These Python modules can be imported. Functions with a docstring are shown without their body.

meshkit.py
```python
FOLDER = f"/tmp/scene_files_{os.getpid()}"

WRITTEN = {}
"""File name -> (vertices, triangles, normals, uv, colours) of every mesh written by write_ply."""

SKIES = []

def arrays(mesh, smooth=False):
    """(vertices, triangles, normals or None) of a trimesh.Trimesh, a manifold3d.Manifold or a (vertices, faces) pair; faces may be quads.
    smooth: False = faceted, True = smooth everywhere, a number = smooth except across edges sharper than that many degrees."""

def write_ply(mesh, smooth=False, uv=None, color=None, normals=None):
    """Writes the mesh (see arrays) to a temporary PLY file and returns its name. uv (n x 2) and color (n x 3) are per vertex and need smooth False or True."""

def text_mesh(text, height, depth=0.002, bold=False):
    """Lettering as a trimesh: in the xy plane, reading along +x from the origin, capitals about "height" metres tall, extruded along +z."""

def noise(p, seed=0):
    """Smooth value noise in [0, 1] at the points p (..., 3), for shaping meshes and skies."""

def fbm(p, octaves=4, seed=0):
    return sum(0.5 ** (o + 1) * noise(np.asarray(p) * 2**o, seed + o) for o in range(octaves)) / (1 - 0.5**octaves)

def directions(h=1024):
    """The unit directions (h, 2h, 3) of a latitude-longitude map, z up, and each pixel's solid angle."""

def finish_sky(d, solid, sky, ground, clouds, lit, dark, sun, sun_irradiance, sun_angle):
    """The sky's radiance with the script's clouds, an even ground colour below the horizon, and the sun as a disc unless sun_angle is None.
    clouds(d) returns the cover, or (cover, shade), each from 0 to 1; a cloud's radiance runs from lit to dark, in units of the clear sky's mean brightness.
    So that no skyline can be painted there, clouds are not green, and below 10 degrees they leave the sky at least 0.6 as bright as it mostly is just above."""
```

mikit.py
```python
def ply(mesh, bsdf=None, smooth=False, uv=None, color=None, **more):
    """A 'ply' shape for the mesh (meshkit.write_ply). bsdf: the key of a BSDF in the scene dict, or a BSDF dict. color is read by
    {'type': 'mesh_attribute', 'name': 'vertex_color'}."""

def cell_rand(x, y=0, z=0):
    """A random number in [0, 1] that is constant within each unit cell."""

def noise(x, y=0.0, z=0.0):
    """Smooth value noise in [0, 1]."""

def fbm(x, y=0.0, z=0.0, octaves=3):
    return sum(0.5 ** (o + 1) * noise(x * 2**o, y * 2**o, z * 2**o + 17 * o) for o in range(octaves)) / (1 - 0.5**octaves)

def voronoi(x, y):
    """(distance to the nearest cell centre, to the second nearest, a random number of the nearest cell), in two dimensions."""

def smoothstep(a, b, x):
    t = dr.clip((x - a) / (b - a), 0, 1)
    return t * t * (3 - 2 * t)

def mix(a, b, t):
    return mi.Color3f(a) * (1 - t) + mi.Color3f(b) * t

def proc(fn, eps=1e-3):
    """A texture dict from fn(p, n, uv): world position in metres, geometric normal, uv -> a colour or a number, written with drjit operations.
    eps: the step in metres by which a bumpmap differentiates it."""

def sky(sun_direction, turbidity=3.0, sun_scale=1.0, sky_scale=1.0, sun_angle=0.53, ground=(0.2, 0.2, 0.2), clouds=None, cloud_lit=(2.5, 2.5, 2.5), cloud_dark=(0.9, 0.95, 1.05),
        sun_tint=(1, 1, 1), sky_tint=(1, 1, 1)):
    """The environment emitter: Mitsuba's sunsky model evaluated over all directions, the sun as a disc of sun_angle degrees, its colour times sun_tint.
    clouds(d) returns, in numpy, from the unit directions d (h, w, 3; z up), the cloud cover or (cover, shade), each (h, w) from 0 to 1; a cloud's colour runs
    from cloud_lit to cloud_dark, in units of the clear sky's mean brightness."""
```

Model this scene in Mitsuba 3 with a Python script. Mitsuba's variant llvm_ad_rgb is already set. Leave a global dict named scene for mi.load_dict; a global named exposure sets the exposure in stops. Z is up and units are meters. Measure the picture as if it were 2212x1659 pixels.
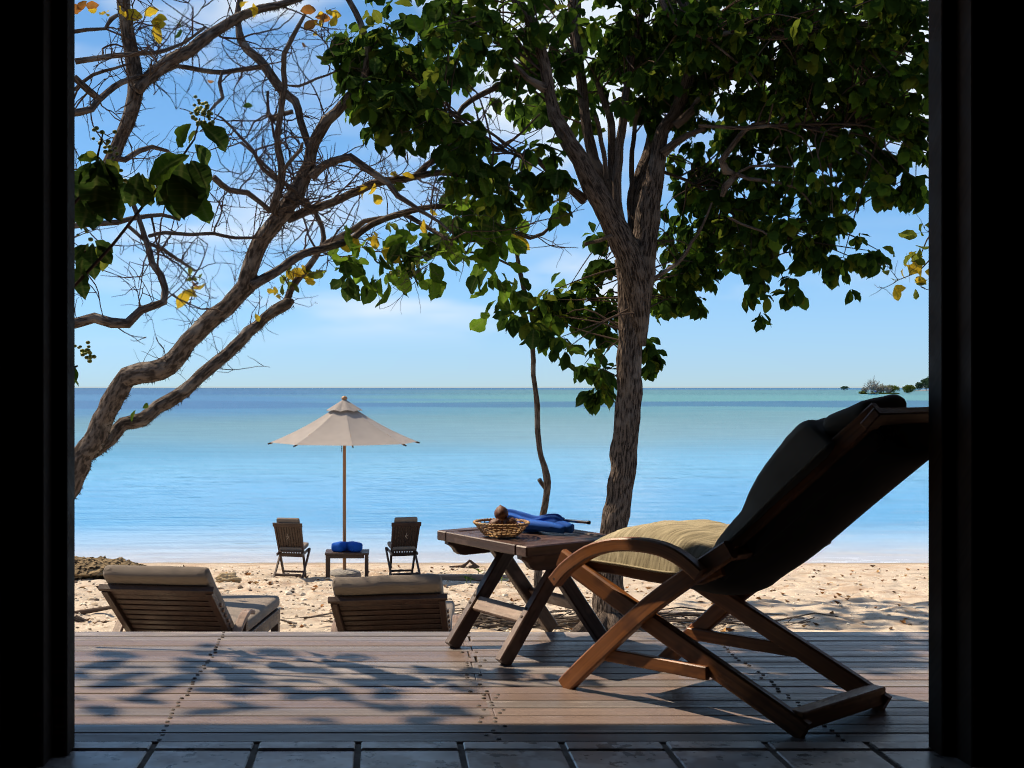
import math, random
import numpy as np, trimesh, mitsuba as mi, mikit, meshkit
import drjit as dr
from scipy.spatial import cKDTree, ConvexHull
from mikit import proc, noise, fbm, voronoi, cell_rand, smoothstep, mix

T = mi.ScalarTransform4f
scene, labels = {'type': 'scene'}, {}

# ------------------------------------------------------------------ camera, sky, exposure
EYE = 1.15                      # metres above the deck
SUN = (-0.68, 0.38, 1.0)
scene['camera'] = {'type': 'perspective', 'fov': 2 * math.degrees(math.atan(1106 / 2488.5)), 'fov_axis': 'x',
                   'near_clip': 0.05, 'far_clip': 100000.0,
                   'principal_point_offset_x': (1106 - 829.5) / 2212.0, 'principal_point_offset_y': -(838 - 829.5) / 1659.0,
                   'to_world': T().look_at(origin=[0, 0, EYE], target=[0, 1, EYE], up=[0, 0, 1])}


def clouds(d):
    az = np.arctan2(d[..., 0], d[..., 1])
    el = np.arcsin(np.clip(d[..., 2], -1, 1))
    q = np.stack([az * 5.0, el * 11.0, 0 * az], -1)
    n = meshkit.fbm(q, 6, 3)
    big = meshkit.fbm(np.stack([az * 1.6, el * 3.2, 0 * az + 4], -1), 2, 9)
    bank = np.exp(-((az - 0.07) / 0.20) ** 2 - ((el - 0.215) / 0.095) ** 2) + 0.35 * np.exp(-((az - 0.44) / 0.12) ** 2 - ((el - 0.30) / 0.06) ** 2) - 0.6 * np.exp(-((az - 0.36) / 0.16) ** 2 - ((el - 0.13) / 0.06) ** 2)
    wisp = np.exp(-((az + 0.02) / 0.22) ** 2 - ((el - 0.072) / 0.02) ** 2) + 0.8 * np.exp(-((az + 0.15) / 0.13) ** 2 - ((el - 0.14) / 0.03) ** 2)
    v = n + 0.35 * (big - 0.55) + 0.33 * bank - 0.16 * np.exp(-((az + 0.26) / 0.17) ** 2 - ((el - 0.28) / 0.14) ** 2)
    cover = np.clip((v - 0.52) / 0.16, 0, 1) ** 1.2 * 0.92
    w = meshkit.fbm(np.stack([az * 5.0, el * 34.0, 0 * az + 8], -1), 5, 21)
    cover = np.maximum(cover, np.clip((w - 0.38) / 0.3, 0, 1) * (0.68 * np.clip(wisp, 0, 1) + 0.20))
    cover = np.maximum(cover, 0.34 * np.exp(-np.clip(el, 0, 2) / 0.06))       # pale air low over the sea
    return cover, np.clip((n - 0.62) * 1.2, 0, 0.4)


scene['sky'] = mikit.sky(SUN, turbidity=2.2, sun_scale=1.25, sky_scale=0.8, sun_tint=(1.0, 0.98, 0.95), clouds=clouds, cloud_lit=(2.7, 2.95, 3.2), cloud_dark=(1.8, 2.0, 2.2), sky_tint=(0.76, 1.08, 1.25))
exposure = 2.05

# ------------------------------------------------------------------ small geometry kit
W_PX, CX, CY = 2488.5, 829.5, 838.0


def at(px, py, D):
    """the point at distance D metres that stands at a spot of the photograph (measured on a 2212 wide copy)"""
    return np.array([(px - CX) / W_PX * D, D, EYE - (py - CY) / W_PX * D])


CROPS = {'T1': (138.3, 0, 3.657), 'T2': (138.3, 432, 2.559), 'T3': (674, 0, 3.657), 'T4': (674, 388.8, 3.49), 'T5': (1209.7, 0, 2.743),
         'T6': (1209.7, 518.4, 2.7527), 'T7': (1080, 777.7, 3.84), 'P': (0, 0, 1.0)}


class M:
    """vertices, triangles, uv"""
    def __init__(s, V, F, UV=None):
        s.V = np.asarray(V, float); s.F = np.asarray(F, int)
        if s.F.ndim == 2 and s.F.shape[1] == 4:
            s.F = np.vstack([s.F[:, [0, 1, 2]], s.F[:, [0, 2, 3]]])
        s.UV = np.zeros((len(s.V), 2)) if UV is None else np.asarray(UV, float)

    def xf(s, A=None, t=(0, 0, 0)):
        V = s.V if A is None else s.V @ np.asarray(A).T
        F = s.F if A is None or np.linalg.det(A) > 0 else s.F[:, ::-1]
        return M(V + np.asarray(t), F, s.UV)


def join(ms):
    Vs, Fs, Us, n = [], [], [], 0
    for m in ms:
        Vs.append(m.V); Fs.append(m.F + n); Us.append(m.UV); n += len(m.V)
    return M(np.vstack(Vs), np.vstack(Fs), np.vstack(Us))


def unit(v):
    v = np.asarray(v, float)
    return v / np.linalg.norm(v)


def _cb():
    P = []
    for sx in (-1, 1):
        for sy in (-1, 1):
            for sz in (-1, 1):
                P += [(sx, sy * .9, sz * .9), (sx * .9, sy, sz * .9), (sx * .9, sy * .9, sz)]
    P = np.array(P); h = ConvexHull(P); F = []
    for s, e in zip(h.simplices, h.equations):
        a, b, c = P[s]
        F.append(s if np.dot(np.cross(b - a, c - a), e[:3]) > 0 else s[::-1])
    return P, np.array(F)


_CBP, _CBF = _cb()


def cbox(a, b, c, ch=0.003, jitter=0.0):
    """chamfered box of the full sizes a, b, c; grain along its first axis"""
    h = np.array([a, b, c]) / 2
    s = np.sign(_CBP); inner = np.abs(_CBP) < 0.95
    V = s * (h - np.where(inner, min(ch, 0.45 * h.min()), 0))
    u0 = random.random() * 7
    return M(V, _CBF, np.stack([V[:, 0] + u0, V[:, 1] + V[:, 2] * 1.0 + u0 * 3], 1))


def frame(d, up=(0, 0, 1)):
    x = unit(d); y = np.cross(up, x)
    if np.linalg.norm(y) < 1e-6: y = np.cross((0, 1, 0), x)
    y = unit(y)
    return np.stack([x, y, np.cross(x, y)], 1)


def smooth01(t):
    t = np.clip(t, 0, 1)
    return t * t * (3 - 2 * t)


def beam(p0, p1, w, t, up=(0, 0, 1), ch=0.004):
    """a squared bar from p0 to p1: t thick along up, w wide across"""
    p0, p1 = np.asarray(p0, float), np.asarray(p1, float)
    return cbox(np.linalg.norm(p1 - p0), w, t, ch).xf(frame(p1 - p0, up), (p0 + p1) / 2)


def sweep(path, side, sec, cap=True, scale=None):
    """a section (k,2) swept along path (n,3); its first axis lies along side, the second across"""
    path = np.asarray(path, float); n, k = len(path), len(sec)
    tan = np.gradient(path, axis=0); tan /= np.linalg.norm(tan, axis=1, keepdims=True) + 1e-12
    side = np.broadcast_to(np.asarray(side, float), (n, 3))
    side = side - (side * tan).sum(1, keepdims=True) * tan
    side = side / np.linalg.norm(side, axis=1, keepdims=True)
    oth = np.cross(tan, side)
    sc = np.ones(n) if scale is None else np.asarray(scale)
    V = (path[:, None] + sc[:, None, None] * (side[:, None] * sec[None, :, :1] + oth[:, None] * sec[None, :, 1:])).reshape(-1, 3)
    L = np.concatenate([[0], np.cumsum(np.linalg.norm(np.diff(path, axis=0), axis=1))])
    per = np.concatenate([[0], np.cumsum(np.linalg.norm(np.diff(sec, axis=0), axis=1))])
    UV = np.stack([np.repeat(L, k), np.tile(per, n)], 1) + random.random() * 5
    i, j = np.meshgrid(np.arange(n - 1), np.arange(k), indexing='ij'); j2 = (j + 1) % k
    Q = np.stack([i * k + j, i * k + j2, (i + 1) * k + j2, (i + 1) * k + j], -1).reshape(-1, 4)
    F = np.vstack([Q[:, [0, 1, 2]], Q[:, [0, 2, 3]]])
    if cap:
        V = np.vstack([V, path[0], path[-1]]); UV = np.vstack([UV, UV[0], UV[-1]])
        a = np.arange(k); b = (a + 1) % k
        F = np.vstack([F, np.stack([b, a, a * 0 + n * k], 1), np.stack([(n - 1) * k + a, (n - 1) * k + b, a * 0 + n * k + 1], 1)])
    return M(V, F, UV)


def rect_sec(a, b, ch=0.004):
    a, b = a / 2, b / 2
    return np.array([(-a + ch, -b), (a - ch, -b), (a, -b + ch), (a, b - ch), (a - ch, b), (-a + ch, b), (-a, b - ch), (-a, -b + ch)])


def circ(k):
    t = np.arange(k) / k * 2 * np.pi
    return np.stack([np.cos(t), np.sin(t)], 1)


def tube(path, rad, k=8, cap=True):
    path = np.asarray(path, float)
    rad = np.broadcast_to(np.asarray(rad, float), (len(path),))
    d = path[-1] - path[0]
    ref = np.array([0, 0, 1.0]) if abs(d[2]) < 0.8 * np.linalg.norm(d) + 1e-9 else np.array([0, 1.0, 0])
    return sweep(path, ref + np.array([.013, .007, .003]), circ(k), cap, rad)


def smooth_path(P, step):
    """Catmull-Rom through the rows of P, resampled about every step (measured on the first three columns)"""
    P = np.asarray(P, float)
    Q = np.vstack([2 * P[0] - P[1], P, 2 * P[-1] - P[-2]])
    out = []
    for i in range(1, len(Q) - 2):
        a, b, c, d = Q[i - 1], Q[i], Q[i + 1], Q[i + 2]
        n = max(1, int(np.linalg.norm((c - b)[:3]) / step))
        for t in np.arange(n) / n:
            out.append(0.5 * (2 * b + (c - a) * t + (2 * a - 5 * b + 4 * c - d) * t * t + (3 * b - a - 3 * c + d) * t ** 3))
    out.append(P[-1])
    return np.array(out)


def grid(nu, nv):
    """(u, v) of a grid and its quads"""
    u, v = np.meshgrid(np.linspace(0, 1, nu), np.linspace(0, 1, nv), indexing='ij')
    i, j = np.meshgrid(np.arange(nu - 1), np.arange(nv - 1), indexing='ij'); a = (i * nv + j).ravel()
    return u.ravel(), v.ravel(), np.stack([a, a + nv, a + nv + 1, a + 1], 1)


def rbox(a, b, c, r, n=(14, 14, 5)):
    """rounded box, its surface a grid that can be bent afterwards"""
    h = np.array([a, b, c]) / 2
    parts = []
    for ax in range(3):
        o = [k for k in range(3) if k != ax]
        for sg in (-1, 1):
            u, v, Q = grid(n[o[0]], n[o[1]])
            p = np.zeros((len(u), 3)); p[:, o[0]] = (u * 2 - 1); p[:, o[1]] = (v * 2 - 1); p[:, ax] = sg
            # concentrate rows near the rim
            for k in o: p[:, k] = np.sign(p[:, k]) * (1 - (1 - np.abs(p[:, k])) ** 1.6)
            flip = (sg < 0) != (ax == 1)
            parts.append(M(p, Q[:, ::-1] if flip else Q))
    m = join(parts)
    P = m.V * h
    q = np.clip(P, -(h - r), h - r)
    d = P - q
    L = np.linalg.norm(d, axis=1, keepdims=True)
    V = q + r * d / np.maximum(L, 1e-9)
    tm = trimesh.Trimesh(V, m.F, process=False); tm.merge_vertices(merge_tex=True, merge_norm=True, digits_vertex=6)
    return M(tm.vertices, tm.faces, np.array(tm.vertices)[:, :2])


def slab(poly, t, ch=0.003):
    """a plane outline (x, y) given a thickness along z (0..t) with chamfered rims; grain along x"""
    P = np.asarray(poly, float)
    area = 0.5 * np.sum(P[:, 0] * np.roll(P[:, 1], -1) - P[:, 1] * np.roll(P[:, 0], -1))
    if area < 0: P = P[::-1]
    e = np.roll(P, -1, 0) - P; e /= np.linalg.norm(e, axis=1, keepdims=True) + 1e-12
    nrm = np.stack([e[:, 1], -e[:, 0]], 1); pn = np.roll(nrm, 1, 0)
    mit = nrm + pn; mit /= np.maximum((mit * nrm).sum(1, keepdims=True), 0.35)
    I = P - ch * mit
    from shapely.geometry import Polygon
    tv, tf = trimesh.creation.triangulate_polygon(Polygon(I), engine='earcut')
    idx = cKDTree(I).query(tv[:, :2])[1]; tf = idx[np.asarray(tf)]
    a, b, c = I[tf[:, 0]], I[tf[:, 1]], I[tf[:, 2]]
    cr = (b - a)[:, 0] * (c - a)[:, 1] - (b - a)[:, 1] * (c - a)[:, 0]
    tf[cr < 0] = tf[cr < 0][:, ::-1]
    n = len(P)
    rings = [(I, 0), (P, ch), (P, t - ch), (I, t)]
    V = np.vstack([np.column_stack([r, np.full(n, z)]) for r, z in rings])
    k = np.arange(n); k2 = (k + 1) % n
    F = [tf[:, ::-1], tf + 3 * n]
    for l in range(3):
        F += [np.stack([l * n + k, l * n + k2, (l + 1) * n + k2], 1), np.stack([l * n + k, (l + 1) * n + k2, (l + 1) * n + k], 1)]
    return M(V, np.vstack(F), np.stack([V[:, 0], V[:, 1] + V[:, 2]], 1))


def lathe(prof, k=24, c=(0, 0, 0)):
    prof = np.asarray(prof, float); n = len(prof); t = np.arange(k) / k * 2 * np.pi
    V = np.stack([prof[:, None, 0] * np.cos(t), prof[:, None, 0] * np.sin(t), np.broadcast_to(prof[:, None, 1], (n, k))], -1).reshape(-1, 3)
    i, j = np.meshgrid(np.arange(n - 1), np.arange(k), indexing='ij'); j2 = (j + 1) % k
    Q = np.stack([i * k + j, i * k + j2, (i + 1) * k + j2, (i + 1) * k + j], -1).reshape(-1, 4)
    return M(V + np.asarray(c), Q, np.stack([np.tile(t, n), np.repeat(prof[:, 1], k)], 1))


used = {}


def numbered(key):
    n = used.get(key, 0); used[key] = n + 1
    return key if n == 0 else f'{key}_{n:03d}'


def thing(name, label, cat, group=None):
    key = numbered(name)
    labels[key] = {'label': label, 'category': cat}
    if group: labels[key]['group'] = group
    return key


def put(key, m, bsdf, smooth=False, color=None, world=None):
    if smooth not in (False, True):
        d = mikit.ply(trimesh.Trimesh(m.V, m.F, process=False), bsdf, smooth=smooth)
    else:
        d = mikit.ply((m.V, m.F), bsdf, smooth=smooth, uv=m.UV, color=color)
    if world is not None: d['to_world'] = world
    scene[key] = d
    return key


def part(parent, name, m, bsdf, smooth=False, label=None, kind=None, **kw):
    key = put(numbered(parent + '__' + name), m, bsdf, smooth, **kw)
    if label or kind:
        labels[key] = {}
        if label: labels[key]['label'] = label
        if kind: labels[key]['kind'] = kind
    return key


def struct(name, m, bsdf, label, smooth=False, kind='structure'):
    key = put(numbered(name), m, bsdf, smooth)
    labels[key] = {'label': label, 'kind': kind}
    return key


# ------------------------------------------------------------------ materials
def two(b): return {'type': 'twosided', 'bsdf': b}


def rgb(*c): return {'type': 'rgb', 'value': list(c)}


def wood(a, b, rough, gx=3.6, gy=105.0, wear=None, spec=0.5, bump=0.0008):
    def col(p, n, uv):
        g = fbm(uv.x * gx, uv.y * gy, 0.0, 4)
        l = fbm(uv.x * 0.9 + 31, uv.y * 9.0, 3.0, 3)
        c = mix(a, b, dr.clip(0.95 * g + 0.85 * l - 0.40, 0, 1))
        if wear is not None:
            c = mix(c, wear, smoothstep(0.56, 0.72, fbm(p.x * 11, p.y * 11, p.z * 11, 4)) * 0.7)
        return c

    def rgh(p, n, uv): return rough + 0.06 + 0.30 * (fbm(p.x * 9, p.y * 9, p.z * 9, 3) - 0.5)

    return two({'type': 'bumpmap', 'arbitrary': proc(lambda p, n, uv: fbm(uv.x * gx * 2, uv.y * gy, 0.0, 3), 0.002), 'scale': bump,
                'bsdf': {'type': 'principled', 'base_color': proc(col), 'roughness': proc(rgh), 'specular': spec}})


def deck_col(p, n, uv):
    row = dr.floor((p.y - 3.74) / 0.1); half = dr.select(p.x > 0.375, 1.0, 0.0)
    r = cell_rand(row, half, 3.0); r2 = cell_rand(row, half, 8.0)
    g = fbm(p.x * 2.2 + r * 40, p.y * 90, 0.0, 4)
    l = fbm(p.x * 0.8 + r * 17, p.y * 7 + r * 5, 2.0, 4)
    c = mix((0.092, 0.079, 0.075), (0.212, 0.186, 0.178), dr.clip(0.5 * g + 0.6 * l - 0.12 + 0.55 * (r - 0.5), 0, 1))
    c = mix(c, (0.33, 0.295, 0.28), smoothstep(0.57, 0.78, fbm(p.x * 3.5, p.y * 22, r * 9, 4)) * 0.55)     # dry grey rubbed spots
    return mix(c, (0.13, 0.075, 0.055), smoothstep(0.5, 0.8, r2) * 0.45)


def deck_rough(p, n, uv): return 0.26 + 0.26 * fbm(p.x * 3, p.y * 26, 1.0, 4)


scene['deck_wood'] = two({'type': 'bumpmap', 'arbitrary': proc(lambda p, n, uv: fbm(p.x * 5, p.y * 120, 0.0, 3), 0.002), 'scale': 0.0007,
                          'bsdf': {'type': 'principled', 'base_color': proc(deck_col), 'roughness': proc(deck_rough), 'specular': 0.5}})
scene['teak'] = wood((0.092, 0.032, 0.009), (0.245, 0.091, 0.023), 0.40, wear=(0.065, 0.022, 0.008))
scene['dark_teak'] = wood((0.028, 0.014, 0.011), (0.078, 0.041, 0.032), 0.36, wear=(0.12, 0.072, 0.058))
scene['brown_wood'] = wood((0.019, 0.008, 0.005), (0.047, 0.022, 0.013), 0.45)
scene['grey_wood'] = wood((0.11, 0.072, 0.055), (0.24, 0.165, 0.125), 0.5, wear=(0.27, 0.21, 0.18))
scene['pole_wood'] = wood((0.21, 0.105, 0.048), (0.34, 0.185, 0.090), 0.45)
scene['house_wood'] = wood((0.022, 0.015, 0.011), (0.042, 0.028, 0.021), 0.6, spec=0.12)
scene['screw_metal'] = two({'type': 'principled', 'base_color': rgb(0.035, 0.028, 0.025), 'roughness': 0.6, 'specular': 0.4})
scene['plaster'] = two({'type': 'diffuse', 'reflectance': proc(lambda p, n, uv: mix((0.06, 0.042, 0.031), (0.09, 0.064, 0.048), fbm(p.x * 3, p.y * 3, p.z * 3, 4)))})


def tile_col(p, n, uv):
    r = cell_rand(dr.floor((p.x + 0.747) / 0.329), dr.floor((p.y - 3.65) / 0.329), 5.0)
    c = mix((0.30, 0.25, 0.225), (0.48, 0.435, 0.405), dr.clip(fbm(p.x * 6, p.y * 6, r * 9, 5) * 1.2 - 0.2 + 0.5 * (r - 0.4), 0, 1))
    c = mix(c, (0.62, 0.61, 0.59), smoothstep(0.46, 0.62, fbm(p.x * 8 + 4, p.y * 8, r * 5, 5)) * 0.6)          # lime bloom
    return mix(c, (0.06, 0.05, 0.045), smoothstep(0.60, 0.68, fbm(p.x * 23 + 9, p.y * 23, r * 3, 4)) * 0.8)


scene['floor_tile'] = two({'type': 'bumpmap', 'arbitrary': proc(lambda p, n, uv: fbm(p.x * 30, p.y * 30, 0.0, 4), 0.003), 'scale': 0.0016,
                           'bsdf': {'type': 'principled', 'base_color': proc(tile_col), 'roughness': proc(lambda p, n, uv: 0.20 + 0.35 * fbm(p.x * 9, p.y * 9, 2.0, 3)), 'specular': 0.8, 'clearcoat': 0.6, 'clearcoat_gloss': 0.85}})
scene['mortar'] = two({'type': 'diffuse', 'reflectance': proc(lambda p, n, uv: mix((0.13, 0.12, 0.11), (0.27, 0.255, 0.24), fbm(p.x * 40, p.y * 40, 0.0, 4)))})


def cloth(a, b, gx=600.0, rough=0.85, bump=0.0006):
    return two({'type': 'bumpmap', 'arbitrary': proc(lambda p, n, uv: noise(p.x * gx, p.y * gx, p.z * gx), 0.001), 'scale': bump,
                'bsdf': {'type': 'principled', 'base_color': proc(lambda p, n, uv: mix(a, b, fbm(p.x * 14, p.y * 14, p.z * 14, 5))), 'roughness': rough, 'sheen': 0.3, 'specular': 0.2}})


scene['taupe_cloth'] = cloth((0.130, 0.109, 0.092), (0.180, 0.154, 0.131), 300.0)
scene['black_cloth'] = cloth((0.022, 0.020, 0.019), (0.036, 0.033, 0.031), 300.0)
scene['shaded_linen'] = cloth((0.085, 0.075, 0.058), (0.125, 0.111, 0.088), 300.0)  # stands in for the linen, with the eave shade put into its colour
scene['blue_towel'] = cloth((0.003, 0.045, 0.27), (0.008, 0.085, 0.42), 160.0, 1.0, 0.004)
scene['blue_nylon'] = two({'type': 'principled', 'base_color': proc(lambda p, n, uv: mix((0.004, 0.060, 0.35), (0.010, 0.115, 0.52), fbm(p.x * 25, p.y * 25, p.z * 25, 3))), 'roughness': 0.75, 'sheen': 0.3, 'specular': 0.25})


def linen(p, n, uv):
    s = fbm(uv.x * 5.0, uv.y * 190.0, 0.0, 3); s2 = noise(uv.x * 220.0, uv.y * 30.0, 1.0)
    return mix((0.160, 0.138, 0.086), (0.375, 0.330, 0.222), dr.clip(1.5 * s - 0.3 + 0.15 * (s2 - 0.5), 0, 1))


scene['linen'] = two({'type': 'bumpmap', 'arbitrary': proc(lambda p, n, uv: fbm(uv.x * 5.0, uv.y * 190.0, 0.0, 3), 0.0015), 'scale': 0.0015,
                      'bsdf': {'type': 'principled', 'base_color': proc(linen), 'roughness': 0.8, 'sheen': 0.4, 'specular': 0.25}})
scene['canopy_cloth'] = {'type': 'principledthin', 'base_color': proc(lambda p, n, uv: mix((0.275, 0.256, 0.246), (0.33, 0.308, 0.296), fbm(p.x * 9, p.y * 9, p.z * 9, 4))), 'roughness': 0.8, 'diff_trans': 0.35, 'spec_trans': 0.0}
scene['stone'] = two({'type': 'bumpmap', 'arbitrary': proc(lambda p, n, uv: fbm(p.x * 30, p.y * 30, p.z * 30, 4), 0.004), 'scale': 0.02,
                      'bsdf': {'type': 'diffuse', 'reflectance': proc(lambda p, n, uv: mix((0.13, 0.125, 0.12), (0.34, 0.33, 0.32), fbm(p.x * 45, p.y * 45, p.z * 45, 4)))}})


def coral_col(p, n, uv):
    c = mix((0.055, 0.042, 0.028), (0.33, 0.25, 0.15), fbm(p.x * 9, p.y * 9, p.z * 9, 5))
    return mix(c, (0.02, 0.016, 0.012), smoothstep(0.52, 0.62, fbm(p.x * 26, p.y * 26, p.z * 26, 3)))


scene['coral_rock'] = two({'type': 'bumpmap', 'arbitrary': proc(lambda p, n, uv: fbm(p.x * 22, p.y * 22, p.z * 22, 4), 0.004), 'scale': 0.03,
                           'bsdf': {'type': 'diffuse', 'reflectance': proc(coral_col)}})
scene['pale_coral'] = two({'type': 'diffuse', 'reflectance': proc(lambda p, n, uv: mix((0.20, 0.15, 0.085), (0.52, 0.42, 0.27), fbm(p.x * 12, p.y * 12, p.z * 12, 4)))})


def sand_col(p, n, uv):
    g = fbm(p.x * 2.2, p.y * 2.2, 0.0, 5)
    c = mix((0.36, 0.305, 0.24), (0.48, 0.42, 0.35), g)
    sp = noise(p.x * 55, p.y * 40, 3.0)
    c = mix(c, (0.62, 0.57, 0.49), smoothstep(0.80, 0.9, sp) * smoothstep(0.42, 0.6, fbm(p.x * 1.1 + 7, p.y * 0.9, 0.0, 3)))         # broken coral
    c = mix(c, (0.20, 0.13, 0.08), smoothstep(0.83, 0.91, noise(p.x * 38 + 5, p.y * 26, 9.0)) * smoothstep(0.45, 0.6, fbm(p.x * 0.9, p.y * 1.1 + 3, 5.0, 3)) * 0.8)
    c = mix(c, (0.30, 0.20, 0.13), smoothstep(0.56, 0.66, fbm(p.x * 3.1 + 13, p.y * 5.5, 2.0, 5)) * 0.45)                              # crumbled leaf litter
    wet = smoothstep(-1.845, -1.90, p.z + 0.03 * (fbm(p.x * 0.8, p.y * 0.8, 4.0, 3) - 0.5))
    return mix(c, (0.26, 0.215, 0.17), wet)


scene['sand'] = two({'type': 'bumpmap', 'arbitrary': proc(lambda p, n, uv: fbm(p.x * 16, p.y * 16, 0.0, 4), 0.006), 'scale': 0.02,
                     'bsdf': {'type': 'diffuse', 'reflectance': proc(sand_col)}})

SEA_Z = -1.90


def sea_col(p, n, uv):
    """what shows through the water: pale sand inshore, blue over the drop, turquoise sandbanks and dark weed beds farther out"""
    w = fbm(p.x * 0.02, p.y * 0.02, 0.0, 4) - 0.5
    w2 = fbm(p.x * 0.10, p.y * 0.16, 3.0, 4) - 0.5
    y = p.y + 5.0 * w2 + 0.02 * p.x
    c = mix((0.30, 0.275, 0.25), (0.18, 0.26, 0.34), smoothstep(20.2, 23.5, p.y + 2.0 * w2))
    c = mix(c, (0.030, 0.145, 0.28), smoothstep(22.3, 27.0, p.y + 3.0 * w2))
    c = mix(c, (0.052, 0.180, 0.29), smoothstep(33, 46, y))
    c = mix(c, (0.085, 0.185, 0.23), smoothstep(50, 80, p.y + 30 * w))
    right = smoothstep(-0.16, 0.16, p.x / dr.maximum(p.y, 1) + 0.25 * w)
    far = p.y + 0.45 * p.y * w
    c = mix(c, mix((0.040, 0.145, 0.28), (0.062, 0.175, 0.235), right), smoothstep(105, 150, far))
    c = mix(c, mix((0.032, 0.115, 0.25), (0.030, 0.110, 0.20), right), smoothstep(165, 185, far))
    c = mix(c, mix((0.040, 0.14, 0.28), (0.066, 0.190, 0.225), right), smoothstep(235, 262, far))
    c = mix(c, mix((0.028, 0.105, 0.23), (0.055, 0.155, 0.195), right), smoothstep(420, 620, far))
    c = mix(c, (0.028, 0.105, 0.22), smoothstep(1500, 2600, far))
    foam = smoothstep(0.60, 0.68, fbm(p.x * 2.5, p.y * 7.0, 2.0, 4)) * smoothstep(21.2, 20.2, p.y + 1.2 * w2)
    c = mix(c, (0.52, 0.52, 0.52), foam * 0.45)
    st = fbm(p.x * 0.35, p.y * 1.6, 6.0, 4)
    return c * (0.86 + 0.28 * st)


def sea_bump(p, n, uv):
    a = fbm(p.x * 0.55 + 0.2 * p.y, p.y * 2.2, 0.0, 4)
    b = fbm(p.x * 2.2, p.y * 5.0 + 0.6 * p.x, 5.0, 3)
    ruffle = smoothstep(30, 62, p.y + 9.0 * (fbm(p.x * 0.06, p.y * 0.1, 1.0, 3) - 0.5) - 0.25 * p.x)
    return a * (0.022 + 0.03 * ruffle) + b * (0.005 + 0.014 * ruffle)


def sea_rough(p, n, uv):
    ruffle = smoothstep(38, 60, p.y + 9.0 * (fbm(p.x * 0.06, p.y * 0.1, 1.0, 3) - 0.5) - 0.25 * p.x)
    far = smoothstep(55, 140, p.y)
    return 0.10 + 0.18 * ruffle + 0.22 * far


scene['sea_water'] = two({'type': 'bumpmap', 'arbitrary': proc(sea_bump, 0.02), 'scale': 1.0,
                          'bsdf': {'type': 'principled', 'base_color': proc(sea_col), 'roughness': proc(sea_rough), 'eta': 1.33}})


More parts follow.
